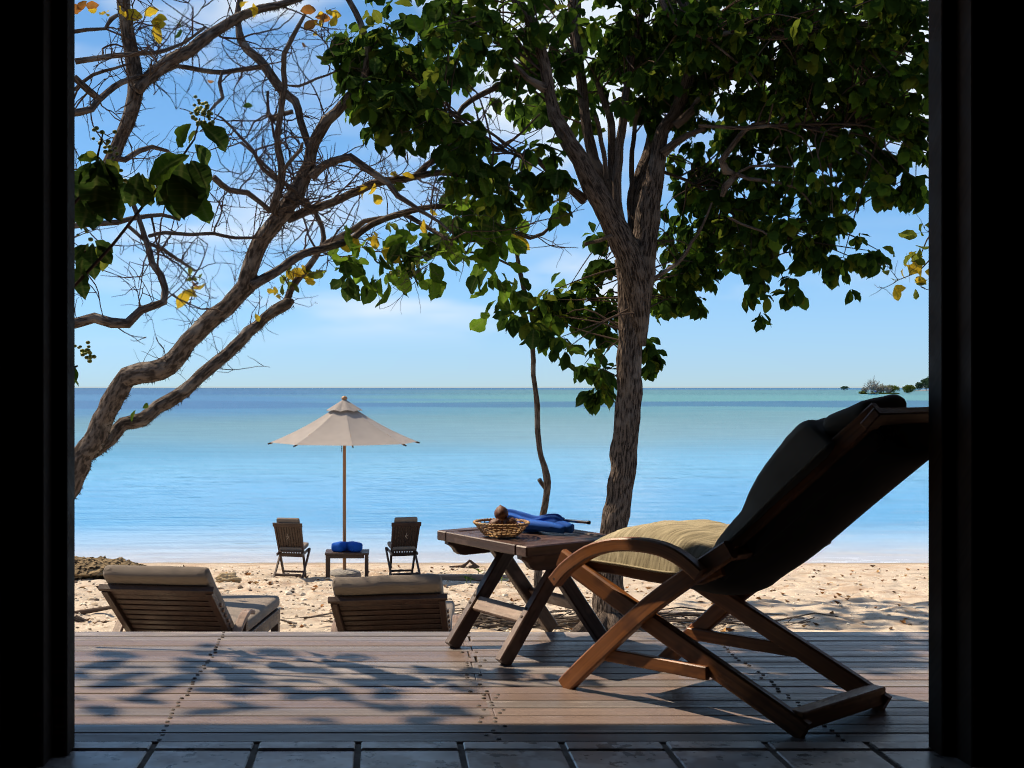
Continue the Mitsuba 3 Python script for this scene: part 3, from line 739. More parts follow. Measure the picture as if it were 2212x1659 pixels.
# ------------------------------------------------------------------ loungers below the deck
def lounger(label, pos, heading, roll, seed):
    r = thing('sun_lounger', label, 'sun lounger', None)
    h = math.radians(heading); Ry = np.array([[math.cos(roll), 0, math.sin(roll)], [0, 1, 0], [-math.sin(roll), 0, math.cos(roll)]])
    Rz = np.array([[math.cos(h), math.sin(h), 0], [-math.sin(h), math.cos(h), 0], [0, 0, 1]])
    A = Rz @ Ry; pos = np.asarray(pos)
    g = lambda m: m.xf(A, pos)
    w = .383
    # local: x right, y towards the feet, z up; the back is hinged at y = 0, z = .33
    for s in (-1, 1):
        part(r, 'side_rail', g(cbox(2.05, .04, .11).xf([[0, 1, 0], [1, 0, 0], [0, 0, 1]], (s * (w - .02), .325, .275))), 'brown_wood')
        for y in (-.60, 1.30):
            part(r, 'leg', g(cbox(.30, .07, .06).xf([[0, 0, 1], [0, 1, 0], [1, 0, 0]], (s * (w - .03), y, .148))), 'brown_wood')
    part(r, 'end_rail', g(cbox(2 * w - .082, .04, .11).xf(None, (0, 1.328, .275))), 'brown_wood')
    for k in range(9):
        part(r, 'seat_slat', g(cbox(2 * w - .085, .07, .02).xf(None, (0, .10 + .145 * k, .318))), 'brown_wood')
    al = math.radians(38); d = np.array([0, -math.cos(al), math.sin(al)]); nn = np.array([0, math.sin(al), math.cos(al)])
    Rb = np.stack([d, [1, 0, 0], nn], 1); hinge = np.array([0, -.02, .345]); BL = .76
    for s in (-1, 1):
        bkr = part(r, 'back_stile', g(cbox(BL, .045, .055).xf(Rb, hinge + d * BL / 2 + np.array([s * (w - .022), 0, 0]))), 'brown_wood')
        # ratchet teeth for the prop
        for k in range(6):
            part(bkr, 'notch', g(cbox(.03, .012, .02, .002).xf(Rb, hinge + d * (.16 + .075 * k) + nn * .018 + np.array([s * (w + .0075), 0, 0]))), 'grey_wood')
    for k in range(10):
        wd = .052 if k < 9 else .085
        part(r, 'back_slat', g(cbox(wd, 2 * w - .091, .02).xf(Rb, hinge + d * (.05 + .0745 * k) + nn * .012)), 'brown_wood')
    part(r, 'head_rail', g(cbox(.03, 2 * w + .03, .04).xf(Rb, hinge + d * (BL + .017))), 'brown_wood')
    # armrests, curved
    for s in (-1, 1):
        ap = smooth_path([(s * (w + .05), -.62, .06), (s * (w + .05), -.36, .30), (s * (w + .05), -.16, .47), (s * (w + .05), .06, .545), (s * (w + .05), .20, .52)], .04)
        part(r, 'armrest', g(sweep(ap, (1, 0, 0), rect_sec(.065, .032, .006))), 'grey_wood')
        part(r, 'arm_post', g(cbox(.30, .05, .035).xf([[0, 0, 1], [0, 1, 0], [1, 0, 0]], (s * (w + .038), .06, .38))), 'brown_wood')
    cz = .105
    m = rbox(1.36, 2 * w - .01, cz, .042, (16, 12, 6))
    m = M(m.V + (meshkit.fbm(m.V * 6, 3, seed)[:, None] - .5) * [.004, .004, .014], m.F, m.UV)
    part(r, 'seat_cushion', g(m.xf([[0, 1, 0], [1, 0, 0], [0, 0, 1]], (0, .71, .330 + cz / 2))), 'taupe_cloth', True)
    m = rbox(.86, 2 * w - .03, cz, .042, (12, 12, 6))
    m = M(m.V + (meshkit.fbm(m.V * 5, 3, seed + 5)[:, None] - .5) * [.012, .008, .018], m.F, m.UV)
    part(r, 'back_cushion', g(m.xf(Rb, hinge + d * .450 + nn * (.030 + cz / 2))), 'taupe_cloth', True)
    return r


lounger('taupe cushioned sun lounger nearest the leaning bare tree, its slatted back raised', (-1.43, 8.30, -1.012), 8, 0.0, 1)
lounger('taupe cushioned sun lounger beside the side table, tilted a little in the sand', (.115, 8.28, -1.072), 5, -0.045, 2)

# ------------------------------------------------------------------ beach chairs, beach table, towels, parasol


def beach_chair(label, pos, heading, seed, shade_tie):
    r = thing('beach_chair', label, 'chair', None)
    h = math.radians(heading)
    A = np.array([[math.cos(h), math.sin(h), 0], [-math.sin(h), math.cos(h), 0], [0, 0, 1]]); pos = np.asarray(pos)
    g = lambda m: m.xf(A, pos)
    bt, bb = np.array([0, -.20, .83]), np.array([0, .20, 0.0])
    dn = unit(bb - bt)
    for s in (-1, 1):
        part(r, 'back_post', g(beam(bt + [s * .196, 0, 0], bb + [s * .165, 0, .0], .028, .042, (0, 1, .3))), 'brown_wood')
        part(r, 'leg', g(beam([s * .215, .27, .41], [s * .215, -.20, 0], .026, .04, (0, 1, .5))), 'brown_wood')
        part(r, 'seat_rail', g(beam([s * .190, -.09, .36], [s * .190, .29, .395], .022, .04)), 'brown_wood')
    fw = unit(np.array([0, .9, .42]))
    part(r, 'top_rail', g(beam(bt + [-.222, 0, -.02], bt + [.222, 0, -.02], .022, .062, -dn)), 'brown_wood')
    p_lo = bt + dn * .545
    part(r, 'lower_rail', g(beam(p_lo + [-.182, 0, 0], p_lo + [.182, 0, 0], .024, .055, -dn)), 'brown_wood')
    for k in range(9):
        x = -.158 + .0395 * k
        part(r, 'back_slat', g(beam(bt + dn * .045 + [x * 1.03, 0, 0], p_lo - dn * .02 + [x * .96, 0, 0], .024, .014, fw, .002)), 'brown_wood')
    for k in range(6):
        part(r, 'seat_slat', g(beam([-.178, -.06 + .065 * k, .405 + .006 * k], [.178, -.06 + .065 * k, .405 + .006 * k], .05, .014)), 'brown_wood')
    part(r, 'crossbar', g(beam([-.2, -.165, .075], [.2, -.165, .075], .03, .036)), 'brown_wood')
    part(r, 'crossbar', g(beam([-.16, .165, .075], [.16, .165, .075], .025, .03)), 'brown_wood')
    m = rbox(.56, .35, .06, .026, (9, 9, 5))
    fwd = np.array([0, -dn[2], dn[1]]); fwd = fwd if fwd[1] > 0 else -fwd
    Rb = np.stack([-dn, [1, 0, 0], fwd], 1)
    part(r, 'back_cushion', g(m.xf(Rb, bt + dn * .215 + fwd * .046)), 'taupe_cloth', True)
    m = rbox(.38, .37, .06, .026, (9, 9, 5))
    part(r, 'seat_cushion', g(m.xf([[0, 1, 0], [1, 0, 0], [.08, 0, 1]], (0, .150, .452))), 'taupe_cloth', True)
    q = bt + dn * .16 - fwd * .022
    sg = 1 if shade_tie else -1
    part(r, 'tie', g(join([tube([q + [.02, 0, 0], q + [-.006, -.01, -.05], q + [.026, -.012, -.085]], .0035, 5), tube([q + [-.006, -.01, -.05], q + [.03, -.012, -.035]], .0035, 5)]).xf([[sg, 0, 0], [0, 1, 0], [0, 0, 1]])), 'ribbon', True)
    return r


beach_chair('wooden slatted beach chair whose taupe cushion top catches the sun, facing the sea', (-1.37, 17.0, -1.66), 11, 1, False)
beach_chair('wooden slatted beach chair standing wholly in the shade of the parasol', (.29, 17.05, -1.655), -11, 2, True)

bt_ = thing('beach_table', 'low square brown wooden table on the sand between two beach chairs', 'table')
bp = np.array([-.54, 16.95, -1.665])
part(bt_, 'table_top', cbox(.64, .42, .028).xf(None, bp + (0, 0, .40)), 'brown_wood')
for s in (-1, 1):
    part(bt_, 'apron', cbox(.50, .022, .05).xf(None, bp + (0, s * .17, .358)), 'brown_wood')
    for q in (-1, 1):
        part(bt_, 'leg', cbox(.382, .05, .05).xf([[0, 0, 1], [0, 1, 0], [1, 0, 0]], bp + (s * .285, q * .165, .193)), 'brown_wood')
for (dx, ang, lab) in ((-.105, 58, 'rolled bright blue towel at the sunnier end of the low beach table'), (.095, -58, 'rolled bright blue towel at the shadier end of the low beach table')):
    k_ = thing('towel', lab, 'towel')
    n = 90; t = np.linspace(0, 1, n)
    # a folded and rolled towel: its end shows the spiral
    m = rbox(.27, .18, .135, .050, (14, 12, 9))
    m = M(m.V + (meshkit.fbm(m.V * 22, 3, 4)[:, None] - .5) * [.02, .02, .014], m.F, m.UV)
    a = math.radians(ang)
    A = np.array([[math.cos(a), -math.sin(a), 0], [math.sin(a), math.cos(a), 0], [0, 0, 1]])
    put(k_, m.xf(A, bp + (dx, .0, .412 + .068)), 'blue_towel', True)

pr = thing('parasol', 'open taupe eight sided parasol on a wooden pole at the water\'s edge', 'parasol')
pc = at(744, 1244, 17.35); pc[2] = -1.66
ZR, ZT, RR = .335, .925, 1.115
part(pr, 'pole', tube([pc + (0, 0, .03), pc + (0, 0, 1.2), pc + (0, 0, ZT + 1.66)], [.026, .025, .022], 16), 'pole_wood', True)
part(pr, 'base', lathe([(.0001, .075), (.05, .075), (.17, .068), (.235, .045), (.25, .015), (.25, -.06)], 40, pc), 'stone', True)
va = [math.radians(8 + 45 * k - 90) for k in range(8)]
rimv = [np.array([pc[0] + RR * math.cos(a), pc[1] + RR * math.sin(a), ZR]) for a in va]
apex = np.array([pc[0], pc[1], ZT])
for k in range(8):
    a, b = rimv[k], rimv[(k + 1) % 8]
    u, v, Q = grid(14, 9)
    P = []
    for uu, vv in zip(u, v):
        e = a * (1 - vv) + b * vv
        q = apex + (e - apex) * (.10 + .90 * uu)
        bow = 4 * vv * (1 - vv)
        q = q + UPZ * (-.035 * math.sin(uu * math.pi) - .020 * bow * uu * (1.25 - uu) * 1.6) - (unit((a + b) / 2 - apex) * .014 * bow * uu ** 4)
        P.append(q)
    part(pr, 'panel', M(np.array(P), Q, np.stack([u, v], 1)), 'canopy_cloth', True)
    part(pr, 'rib', tube([apex - (0, 0, .06) + (a - apex) * .06, apex + (a - apex) * .5 - (0, 0, .055), a + (0, 0, -.018)], [.010, .010, .009], 6), 'pole_wood', True)
    part(pr, 'rib_tip', tube([a + (a - apex) * -.012 + (0, 0, -.012), a + unit((a - apex) * [1, 1, .4]) * .035 + (0, 0, -.014)], [.012, .010], 8), 'house_wood', True)
u, v, Q = grid(6, 97)
wob = .014 * np.abs(np.sin(v * 8 * np.pi + .8)) - .014
rv_ = .03 + .240 * u
part(pr, 'vent', M(np.stack([pc[0] + rv_ * np.cos(v * 2 * np.pi), pc[1] + rv_ * np.sin(v * 2 * np.pi), ZT + .045 - .150 * u + wob * u * 1.6], 1), Q, np.stack([u, v], 1)), 'canopy_cloth', True)
part(pr, 'finial', lathe([(.0001, .105), (.022, .102), (.040, .088), (.046, .070), (.046, .060), (.034, .050), (.034, .028)], 16, (pc[0], pc[1], ZT)), 'pole_wood', True)
part(pr, 'hub', lathe([(.030, 0), (.045, .0), (.045, -.06), (.030, -.06)], 16, (pc[0], pc[1], ZR + .04)), 'pole_wood', True)
part(pr, 'cord', tube([(pc[0] - .045, pc[1] - .03, ZR - .01), (pc[0] - .045, pc[1] - .03, ZR - .15)], .005, 5), 'black_plastic', True)

# ------------------------------------------------------------------ rocks, driftwood and litter on the sand


def lump(c, size, seed, freq=4, amp=.35, sub=4):
    s = trimesh.creation.icosphere(subdivisions=sub); V = np.array(s.vertices)
    d = meshkit.fbm(V * freq + seed, 4, seed) - .5
    V = V * (1 + amp * 2 * d[:, None]) * np.asarray(size)
    return M(V + np.asarray(c), s.faces, V[:, :2])


def on_sand(x, y, dz=0.0): return np.array([x, y, float(sand_z(x, y)) + dz])


k_ = thing('coral_ledge', 'pitted brown coral rock ledge at the waterline beyond the left lounger', 'rock')
m = lump((0, 0, 0), (1.25, .55, .20), 3, 2.2, .30, 6)
V = m.V.copy(); V[:, 2] = np.where(V[:, 2] > 0, np.minimum(V[:, 2], .13 + .05 * (V[:, 2])), V[:, 2] * .8)
V += (meshkit.fbm(V * 16, 3, 5)[:, None] - .5) * [.05, .05, .10]
under = np.clip((.02 - V[:, 2]) / .15, 0, 1); V[:, 1] += under * .25
put(k_, M(V + on_sand(-4.75, 16.9, .14), m.F), 'coral_rock', True)
k_ = thing('coral_stone', 'yellowish knobbly coral stone lying on the sand between the loungers', 'rock')
put(k_, lump(on_sand(-2.16, 16.0, .05), (.155, .08, .075), 11, 2.3, .55, 4), 'pale_coral', True)
k_ = thing('driftwood_beam', 'grey weathered driftwood beam half sunk in the sand behind the side table', 'driftwood')
put(k_, sweep(smooth_path([on_sand(.72, 16.75, .03), on_sand(1.3, 16.7, .04), on_sand(1.95, 16.85, .03)], .1), UPZ, rect_sec(.09, .10, .02)), 'grey_wood')
k_ = thing('driftwood_stump', 'small knotty piece of driftwood at the edge of the water', 'driftwood')
sp = on_sand(1.40, 19.0)
put(k_, join([tube(smooth_path([sp + (-.14, 0, .0), sp + (-.05, 0, .06), sp + (.02, 0, .13)], .03), [.03, .035, .03, .025, .02, .02, .02][:len(smooth_path([sp + (-.14, 0, .0), sp + (-.05, 0, .06), sp + (.02, 0, .13)], .03))], 7),
              tube([sp + (.02, 0, .12), sp + (.09, .0, .05), sp + (.16, 0, .0)], [.02, .03, .03], 7), tube([sp + (-.32, 0, .01), sp + (-.12, .05, .02)], .02, 6), tube([sp + (.0, -.03, .01), sp + (.12, .0, .02)], .035, 7)]), 'twig_bark', True)


def tri_leaf(n, seed, size, area, cols, lift=.02):
    r = np.random.default_rng(seed)
    V, F, C = [], [], []
    for k in range(n):
        x, y = area(r); L = r.uniform(*size); a = r.uniform(0, 6.28); c = np.array([math.cos(a), math.sin(a), 0]); s = np.array([-c[1], c[0], 0])
        o = np.array([x, y, 0.0]); o[2] = float(zlook(x, y)) + .004
        cu = r.uniform(.1, .6) * L; b = len(V) * 1
        pts = [o - c * L / 2 + UPZ * cu * .6, o - s * L * .25 + UPZ * r.uniform(0, .4) * L, o + s * L * .25 + UPZ * r.uniform(0, .4) * L, o + c * L / 2 + UPZ * cu * r.uniform(.2, 1), o]
        V += pts; F += [[b, b + 1, b + 4], [b, b + 4, b + 2], [b + 1, b + 3, b + 4], [b + 4, b + 3, b + 2]]
        C += [np.array(cols[r.integers(len(cols))]) * r.uniform(.7, 1.2)] * 5
    return M(V, F), np.array(C)


_gx = np.linspace(-9, 12, 700); _gy = np.linspace(9.5, 21, 420); _GZ = sand_z(*np.meshgrid(_gx, _gy, indexing='ij'))


def zlook(x, y): return _GZ[min(max(int((x + 9) / 21 * 699 + .5), 0), 699), min(max(int((y - 9.5) / 11.5 * 419 + .5), 0), 419)]


def area_all(r):
    y = 10.3 + 8.9 * r.random() ** .9
    return (r.uniform(-.36, .52) * y, y)


m, c = tri_leaf(620, 3, (.035, .11), area_all, [(.22, .10, .04), (.30, .15, .06), (.13, .07, .04), (.36, .22, .10), (.10, .06, .035)])
key = put('leaf_litter', m, 'dry_leaf', False, color=c); labels[key] = {'label': 'dry fallen leaves scattered over the sand', 'category': 'leaf litter', 'kind': 'stuff'}


def area_coral(r):
    y = 10.6 + 8.0 * r.random(); x = r.uniform(-.34, .2) * y if r.random() < .9 else r.uniform(.1, .52) * y
    return (x, y)


r_ = np.random.default_rng(5); V, F, C = [], [], []
ico = trimesh.creation.icosphere(subdivisions=0); iv, if_ = np.array(ico.vertices), np.array(ico.faces)
for k in range(2500):
    x, y = area_coral(r_); s = r_.uniform(.007, .020) * (1 + (r_.random() < .06) * 1.2)
    P = iv * (1 + .5 * (r_.random((12, 1)) - .5)) * s * [1.3, 1, .7]
    F.append(if_ + 12 * k); V.append(P + (x, y, zlook(x, y) + s * .3)); q = r_.random()
    C.append(np.tile(np.array((.60, .55, .46) if q < .5 else (.42, .34, .25) if q < .8 else (.13, .10, .08)) * r_.uniform(.8, 1.15), (12, 1)))
key = put('coral_rubble', M(np.vstack(V), np.vstack(F)), 'dry_leaf', False, color=np.clip(np.vstack(C), 0, 1)); labels[key] = {'label': 'small broken bits of coral and shell strewn over the sand', 'category': 'pebbles', 'kind': 'stuff'}

# sticks raked together round the shade tree
r_ = np.random.default_rng(9); st = []
for k in range(230):
    x = 1.75 + r_.normal() * .95; y = 10.75 + abs(r_.normal()) * .32; a = r_.normal() * .35 + (3.14 if r_.random() < .5 else 0); L = r_.uniform(.15, .7)
    d = np.array([math.cos(a), math.sin(a) * .6, r_.uniform(-.08, .14)]); o = np.array([x, y, float(sand_z(x, y, False)) + r_.uniform(.0, .09)])
    bend = r_.normal(size=3) * .06 * L
    st.append(tube([o - d * L / 2, o + bend, o + d * L / 2], np.array([1, .8, .5]) * r_.uniform(.004, .013), 5))
key = put('stick_litter', join(st), 'grey_bark', True); labels[key] = {'label': 'loose dry sticks piled on the sand round the foot of the big shade tree', 'category': 'sticks', 'kind': 'stuff'}
k_ = thing('fallen_branch', 'dark crooked fallen branch lying on the sand behind the deck chair', 'branch')
fb = [on_sand(2.05, 11.15, .16), on_sand(2.5, 11.05, .13), on_sand(2.95, 11.1, .08), on_sand(3.5, 11.0, .05)]
pp = smooth_path(fb, .05); fr = [tube(pp, np.linspace(.022, .010, len(pp)), 8)]
for q in range(6):
    b0 = pp[int(len(pp) * (.15 + .13 * q))]; e = r_.normal(size=3) * [.10, .08, .05] - UPZ * .08
    fr.append(tube(smooth_path([b0, b0 + e * .6 + [.05, 0, 0], b0 + e], .03), .007, 5))
put(k_, join(fr), 'twig_bark', True)
k_ = thing('fallen_branch', 'thin dark fallen branch lying on the sand to the left of the first lounger', 'branch')
pp = smooth_path([at(120, 1336, 11.9), at(168, 1326, 11.9), at(205, 1320, 11.9), at(250, 1312, 11.8)], .05); put(k_, tube(pp + (0, 0, .01), np.linspace(.030, .018, len(pp)), 8), 'twig_bark', True)
for i_, (px, py, D) in enumerate(((1033, 1233, 17.4), (1016, 1243, 16.3), (1007, 1247, 15.9), (1083, 1246, 16.0), (2038, 1220, 19.0))):
    k_ = thing('seedling', ['small green seedling sprouting beside the driftwood beam', 'tiny green seedling in front of the driftwood beam', 'tiny dark green seedling nearest the second lounger', 'small green seedling seen between the side table legs', 'lone yellow green seedling on the open sand near the water'][i_], 'plant')
    o = at(px, py, D); o[2] = float(sand_z(o[0], o[1])); rr = np.random.default_rng(i_)
    part(k_, 'stem', tube([o, o + (.01, 0, .10)], .005, 5), 'fruit_green')
    for q in range(5):
        a = q * 1.3 + rr.random(); d = np.array([math.cos(a), math.sin(a), .35]); s = unit(np.cross(d, UPZ)); p = o + UPZ * (.05 + .018 * q)
        part(k_, 'leaf', M([p, p + d * .05 + s * .028, p + d * .11 - UPZ * .01, p + d * .05 - s * .028], [[0, 1, 2], [0, 2, 3]], [[0, 0], [.5, .4], [1, 0], [.5, -.4]]), 'leaf_green')

# ------------------------------------------------------------------ trees


def limb(parent, name, crop, pts, D0, D1, bsdf, k=10, step=.07, wob=.012, seed=0, rough=0.0):
    """pts: (x, y, width) measured in one crop of the photograph; D0, D1 the distance at the first and last of them"""
    ox, oy, sc = CROPS[crop]
    D = np.linspace(D0, D1, len(pts)) if np.isscalar(D0) else D0
    P = np.array([[*at(ox + x / sc, oy + y / sc, d), w / sc / 2 / W_PX * d] for (x, y, w), d in zip(pts, D)])
    P = smooth_path(P, step); n = len(P)
    r = np.random.default_rng(seed + 100)
    off = np.stack([meshkit.noise(np.stack([P[:, 0] * 7 + q * 9, P[:, 1] * 7, P[:, 2] * 7], 1), seed + q) - .5 for q in range(3)], 1)
    C = P[:, :3] + off * wob * 2 * np.clip(np.minimum(np.arange(n), np.arange(n)[::-1]) / 3, 0, 1)[:, None]
    R = np.maximum(P[:, 3], .003) * (1 + .16 * (meshkit.noise(np.stack([C[:, 0] * 9, C[:, 1] * 9, C[:, 2] * 9], 1), seed + 7) - .5))
    m = tube(C, R, k)
    if rough:
        nn = meshkit.fbm(m.V * [16, 16, 7], 3, seed) - .5
        cen = np.vstack([np.repeat(C, k, 0), C[:1], C[-1:]]); d = m.V - cen
        m.V = m.V + d * (nn * rough)[:, None]
    part(parent, name, m, bsdf, True)
    return C, R


def twig_set(skel, n, rnd, L=(.25, .8), r0=.0055, levels=2, up=.25, curl=.34, sel=None):
    """fine twigs growing off the limbs: a list of (path, radii)"""
    out = []
    segs = [(C[i], unit(C[min(i + 1, len(C) - 1)] - C[max(i - 1, 0)]), R[i]) for C, R in skel for i in range(1, len(C))]
    if sel: segs = [s for s in segs if sel(s[0])]

    def grow(p, d, length, r, lev):
        k = max(4, int(length / .055)); P = [p]; d = unit(d)
        for _ in range(k):
            d = unit(d + rnd.normal(size=3) * curl * .55 + np.array([0, 0, up * .05]))
            P.append(P[-1] + d * length / k)
        P = np.array(P); out.append((P, np.linspace(r, r * .45, len(P))))
        if lev > 0:
            for _ in range(rnd.integers(2, 5)):
                q = rnd.integers(1, len(P)); dd = unit(P[q] - P[q - 1] + rnd.normal(size=3) * .75)
                grow(P[q], dd, length * rnd.uniform(.35, .7), r * .68, lev - 1)
    for _ in range(n):
        p, t, R = segs[rnd.integers(len(segs))]
        s = unit(np.cross(t, rnd.normal(size=3)))
        grow(p, unit(s + t * rnd.uniform(-.2, .9) + UPZ * up), rnd.uniform(*L), min(r0 * rnd.uniform(.7, 1.3), max(R * .6, .003)), levels)
    return out


def twig_mesh(tw, k=4): return join([tube(P, R, k, False) for P, R in tw])


def leaf_mesh(W=.30, fold=.12, droop=.18, seed=0, n=8, tip=1.0):
    """one leaf of length 1 along +x, its face along +z: an obovate blade folded on the midrib"""
    r = np.random.default_rng(seed)
    t = np.linspace(0, 1, n + 2)
    w = W * np.sin(np.pi * np.clip(t, 0, 1) ** 1.28) ** .66 * (1 + .06 * r.normal(size=len(t)))
    w[0] = .012; w[-1] = .0
    V, UV = [], []
    for k in range(len(t)):
        x = t[k]; z = -droop * x * x + .05 * math.sin(3 * x + seed)
        wave = .04 * r.normal(size=2)
        for s in (-1, 0, 1):
            V.append([x * (1 - .05 * (s != 0)), s * w[k], z + abs(s) * (fold * w[k] / W * .8 + (wave[(s + 1) // 2] * w[k] / W if s else 0))]); UV.append([x, s * w[k]])
    F = []
    for k in range(len(t) - 1):
        a = 3 * k
        F += [[a, a + 3, a + 4], [a, a + 4, a + 1], [a + 1, a + 4, a + 5], [a + 1, a + 5, a + 2]]
    return M(V, np.array(F)[:, ::-1], UV)


LEAVES = [leaf_mesh(.26 + .035 * (k % 3), .10 + .07 * (k % 2), .08 + .10 * (k % 4), k) for k in range(8)]


def leaf_frames(pos, axis, nrm):
    x = axis / np.linalg.norm(axis, axis=1, keepdims=True)
    z = nrm - (nrm * x).sum(1, keepdims=True) * x; z /= np.linalg.norm(z, axis=1, keepdims=True) + 1e-9
    return np.stack([x, np.cross(z, x), z], 2)


def rosettes(centres, outward, rnd, size, n=(5, 9), droop=.95):
    """leaf position, axis, normal, length for tufts of leaves round each centre"""
    P, A, N, L = [], [], [], []
    for c, o in zip(centres, outward):
        k = rnd.integers(*n); d = unit(o + rnd.normal(size=3) * .35 - UPZ * .15)
        s1 = unit(np.cross(d, rnd.normal(size=3))); s2 = np.cross(d, s1); a0 = rnd.random() * 6.28; sz = rnd.uniform(.8, 1.15)
        for q in range(k):
            a = a0 + q * 2.4; ti = rnd.uniform(.75, 1.5)
            ax = unit(math.cos(ti) * d + math.sin(ti) * (math.cos(a) * s1 + math.sin(a) * s2) - UPZ * droop * rnd.uniform(.5, 1.4))
            P.append(c + ax * .02 + rnd.normal(size=3) * .012); A.append(ax)
            N.append(unit(UPZ * .7 + d * .3 + rnd.normal(size=3) * .35)); L.append(rnd.uniform(*size) * sz)
    return np.array(P), np.array(A), np.array(N), np.array(L)


PAL = {'leaf_bright': (.11, .205, .018), 'leaf_dark': (.027, .058, .011), 'leaf_green': (.066, .125, .015), 'leaf_olive': (.105, .138, .017), 'leaf_yellow': (.48, .36, .025), 'leaf_brown': (.34, .145, .035)}


def hang_leaves(tree, P, A, N, L, rnd, mats, probs, single=300, name='leaf', inframe=True):
    """the leaves that show largest as parts of their own, the rest joined as stuff"""
    Fm = leaf_frames(P, A, N)
    kind = rnd.choice(len(mats), size=len(P), p=probs); var = rnd.integers(0, len(LEAVES), len(P))
    px = CX + P[:, 0] / P[:, 1] * W_PX; py = CY - (P[:, 2] - EYE) / P[:, 1] * W_PX
    score = L / P[:, 1] - 10.0 * ((px < 170) | (px > 1995) | (py < 10) | (py > 1650))
    order = np.argsort(-score); one = order[:single]; rest = order[single:]
    plys = {}
    for i in one:
        if score[i] < -1: rest = np.append(rest, i); continue
        kk = (kind[i], var[i])
        if kk not in plys: plys[kk] = mikit.ply((LEAVES[var[i]].V, LEAVES[var[i]].F), mats[kind[i]], smooth=True, uv=LEAVES[var[i]].UV)
        W = np.eye(4); W[:3, :3] = Fm[i] * L[i]; W[:3, 3] = P[i]
        scene[numbered(tree + '__' + name)] = {**plys[kk], 'to_world': T(W)}
    if len(rest):
        Vs, Fs, Us, Cs, n = [], [], [], [], 0
        for i in rest:
            b = LEAVES[var[i]]
            Vs.append(b.V @ (Fm[i] * L[i]).T + P[i]); Fs.append(b.F + n); Us.append(b.UV); n += len(b.V)
            Cs.append(np.tile(np.array(PAL[mats[kind[i]]]) * rnd.uniform(.8, 1.2), (len(b.V), 1)))
        part(tree, 'foliage', M(np.vstack(Vs), np.vstack(Fs), np.vstack(Us)), 'leaf_mixed', True, kind='stuff', color=np.vstack(Cs))


# --- the bare tree leaning in on the left
bt = thing('bare_tree', 'leaning grey barked tree, almost leafless, with a tangle of fine twigs', 'tree')
GB = 'grey_bark'; SK = []; D = 9.6


def bl(crop, pts, D0=9.6, D1=9.6, name='branch', k=9, seed=0, keep=True, **kw):
    s = limb(bt, name, crop, pts, D0, D1, GB, k, seed=seed + len(SK), **kw)
    if keep: SK.append(s)
    return s


trunk = bl('T2', [(-330, 2330, 260), (-250, 2120, 210), (-150, 1880, 175), (-60, 1720, 155), (25, 1570, 138), (110, 1420, 122), (180, 1290, 118), (240, 1170, 114), (300, 1050, 112), (350, 975, 116), (430, 945, 118), (530, 930, 114), (610, 880, 108), (690, 780, 104), (780, 690, 104),
                 (860, 620, 104), (930, 550, 104), (1000, 470, 104), (1030, 400, 95), (1050, 310, 93), (1090, 220, 93), (1140, 150, 95), (1205, 80, 98), (1255, 0, 98)], 10.0, 9.4, 'trunk', 16, rough=.35, wob=.02)
bl('T1', [(1800, 1590, 140), (1880, 1430, 122), (1930, 1300, 104), (1945, 1200, 98), (2010, 1060, 98), (2080, 950, 94), (2150, 880, 88), (2230, 790, 84), (2330, 690, 78), (2390, 560, 62), (2400, 400, 56), (2370, 250, 50), (2300, 90, 48), (2200, -80, 46)], 9.4, 9.1, 'limb', 14, rough=.25)
bl('T2', [(95, 1450, 50), (180, 1385, 66), (250, 1325, 74), (330, 1240, 76), (430, 1210, 76), (520, 1150, 76), (620, 1090, 74), (720, 1010, 74), (800, 930, 72), (900, 850, 70), (980, 770, 66), (1060, 690, 62), (1150, 620, 60), (1235, 570, 62), (1262, 560, 30)], 9.9, 10.6, 'limb', 14, rough=.30)
bl('T2', [(1225, 575, 44), (1250, 500, 42), (1300, 430, 40), (1360, 360, 38), (1395, 310, 34), (1425, 250, 30), (1425, 150, 26), (1380, 60, 25), (1330, 0, 25), (1260, -60, 22), (1180, -130, 20), (1080, -230, 16), (980, -320, 12)], 10.6, 10.9)
bl('T2', [(1035, 475, 62), (1150, 410, 52), (1250, 340, 50), (1330, 300, 46), (1420, 270, 44), (1548, 235, 42)], 9.5, 9.9, 'limb')
bl('T4', [(230, 470, 56), (290, 450, 50), (390, 380, 50), (540, 300, 48), (680, 250, 50), (830, 215, 45), (1050, 205, 40), (1180, 225, 38), (1300, 280, 35), (1420, 340, 30), (1540, 400, 28), (1640, 432, 30), (1740, 410, 28), (1790, 360, 22), (1850, 340, 12)], 9.9, 10.6)
bl('T4', [(28, 585, 26), (40, 530, 38), (120, 470, 46), (200, 430, 48), (330, 350, 45), (400, 310, 38), (500, 288, 30), (640, 272, 16)], 10.5, 10.05)
bl('T3', [(-10, 1400, 80), (100, 1300, 70), (200, 1258, 62), (300, 1240, 62), (400, 1310, 60), (500, 1380, 58), (600, 1450, 50), (680, 1550, 44), (780, 1610, 38), (900, 1690, 30), (1010, 1760, 24), (1100, 1840, 16)], 9.3, 9.0)
bl('T3', [(-190, 1740, 60), (-80, 1690, 72), (0, 1650, 70), (150, 1600, 68), (300, 1540, 66), (450, 1460, 66), (600, 1430, 64), (800, 1400, 58), (950, 1370, 50), (1080, 1370, 45), (1200, 1390, 40), (1350, 1420, 34), (1480, 1455, 28), (1600, 1500, 18)], 9.5, 10.2)
bl('T3', [(820, 1385, 46), (900, 1310, 48), (1000, 1255, 50), (1060, 1220, 52), (1100, 1130, 48), (1140, 1040, 44), (1160, 900, 40), (1250, 800, 42), (1450, 690, 42), (1620, 600, 34)], 9.9, 10.3)
bl('T4', [(690, 255, 38), (800, 310, 34), (880, 360, 32), (980, 420, 28), (1060, 490, 22)], 10.2, 9.8)
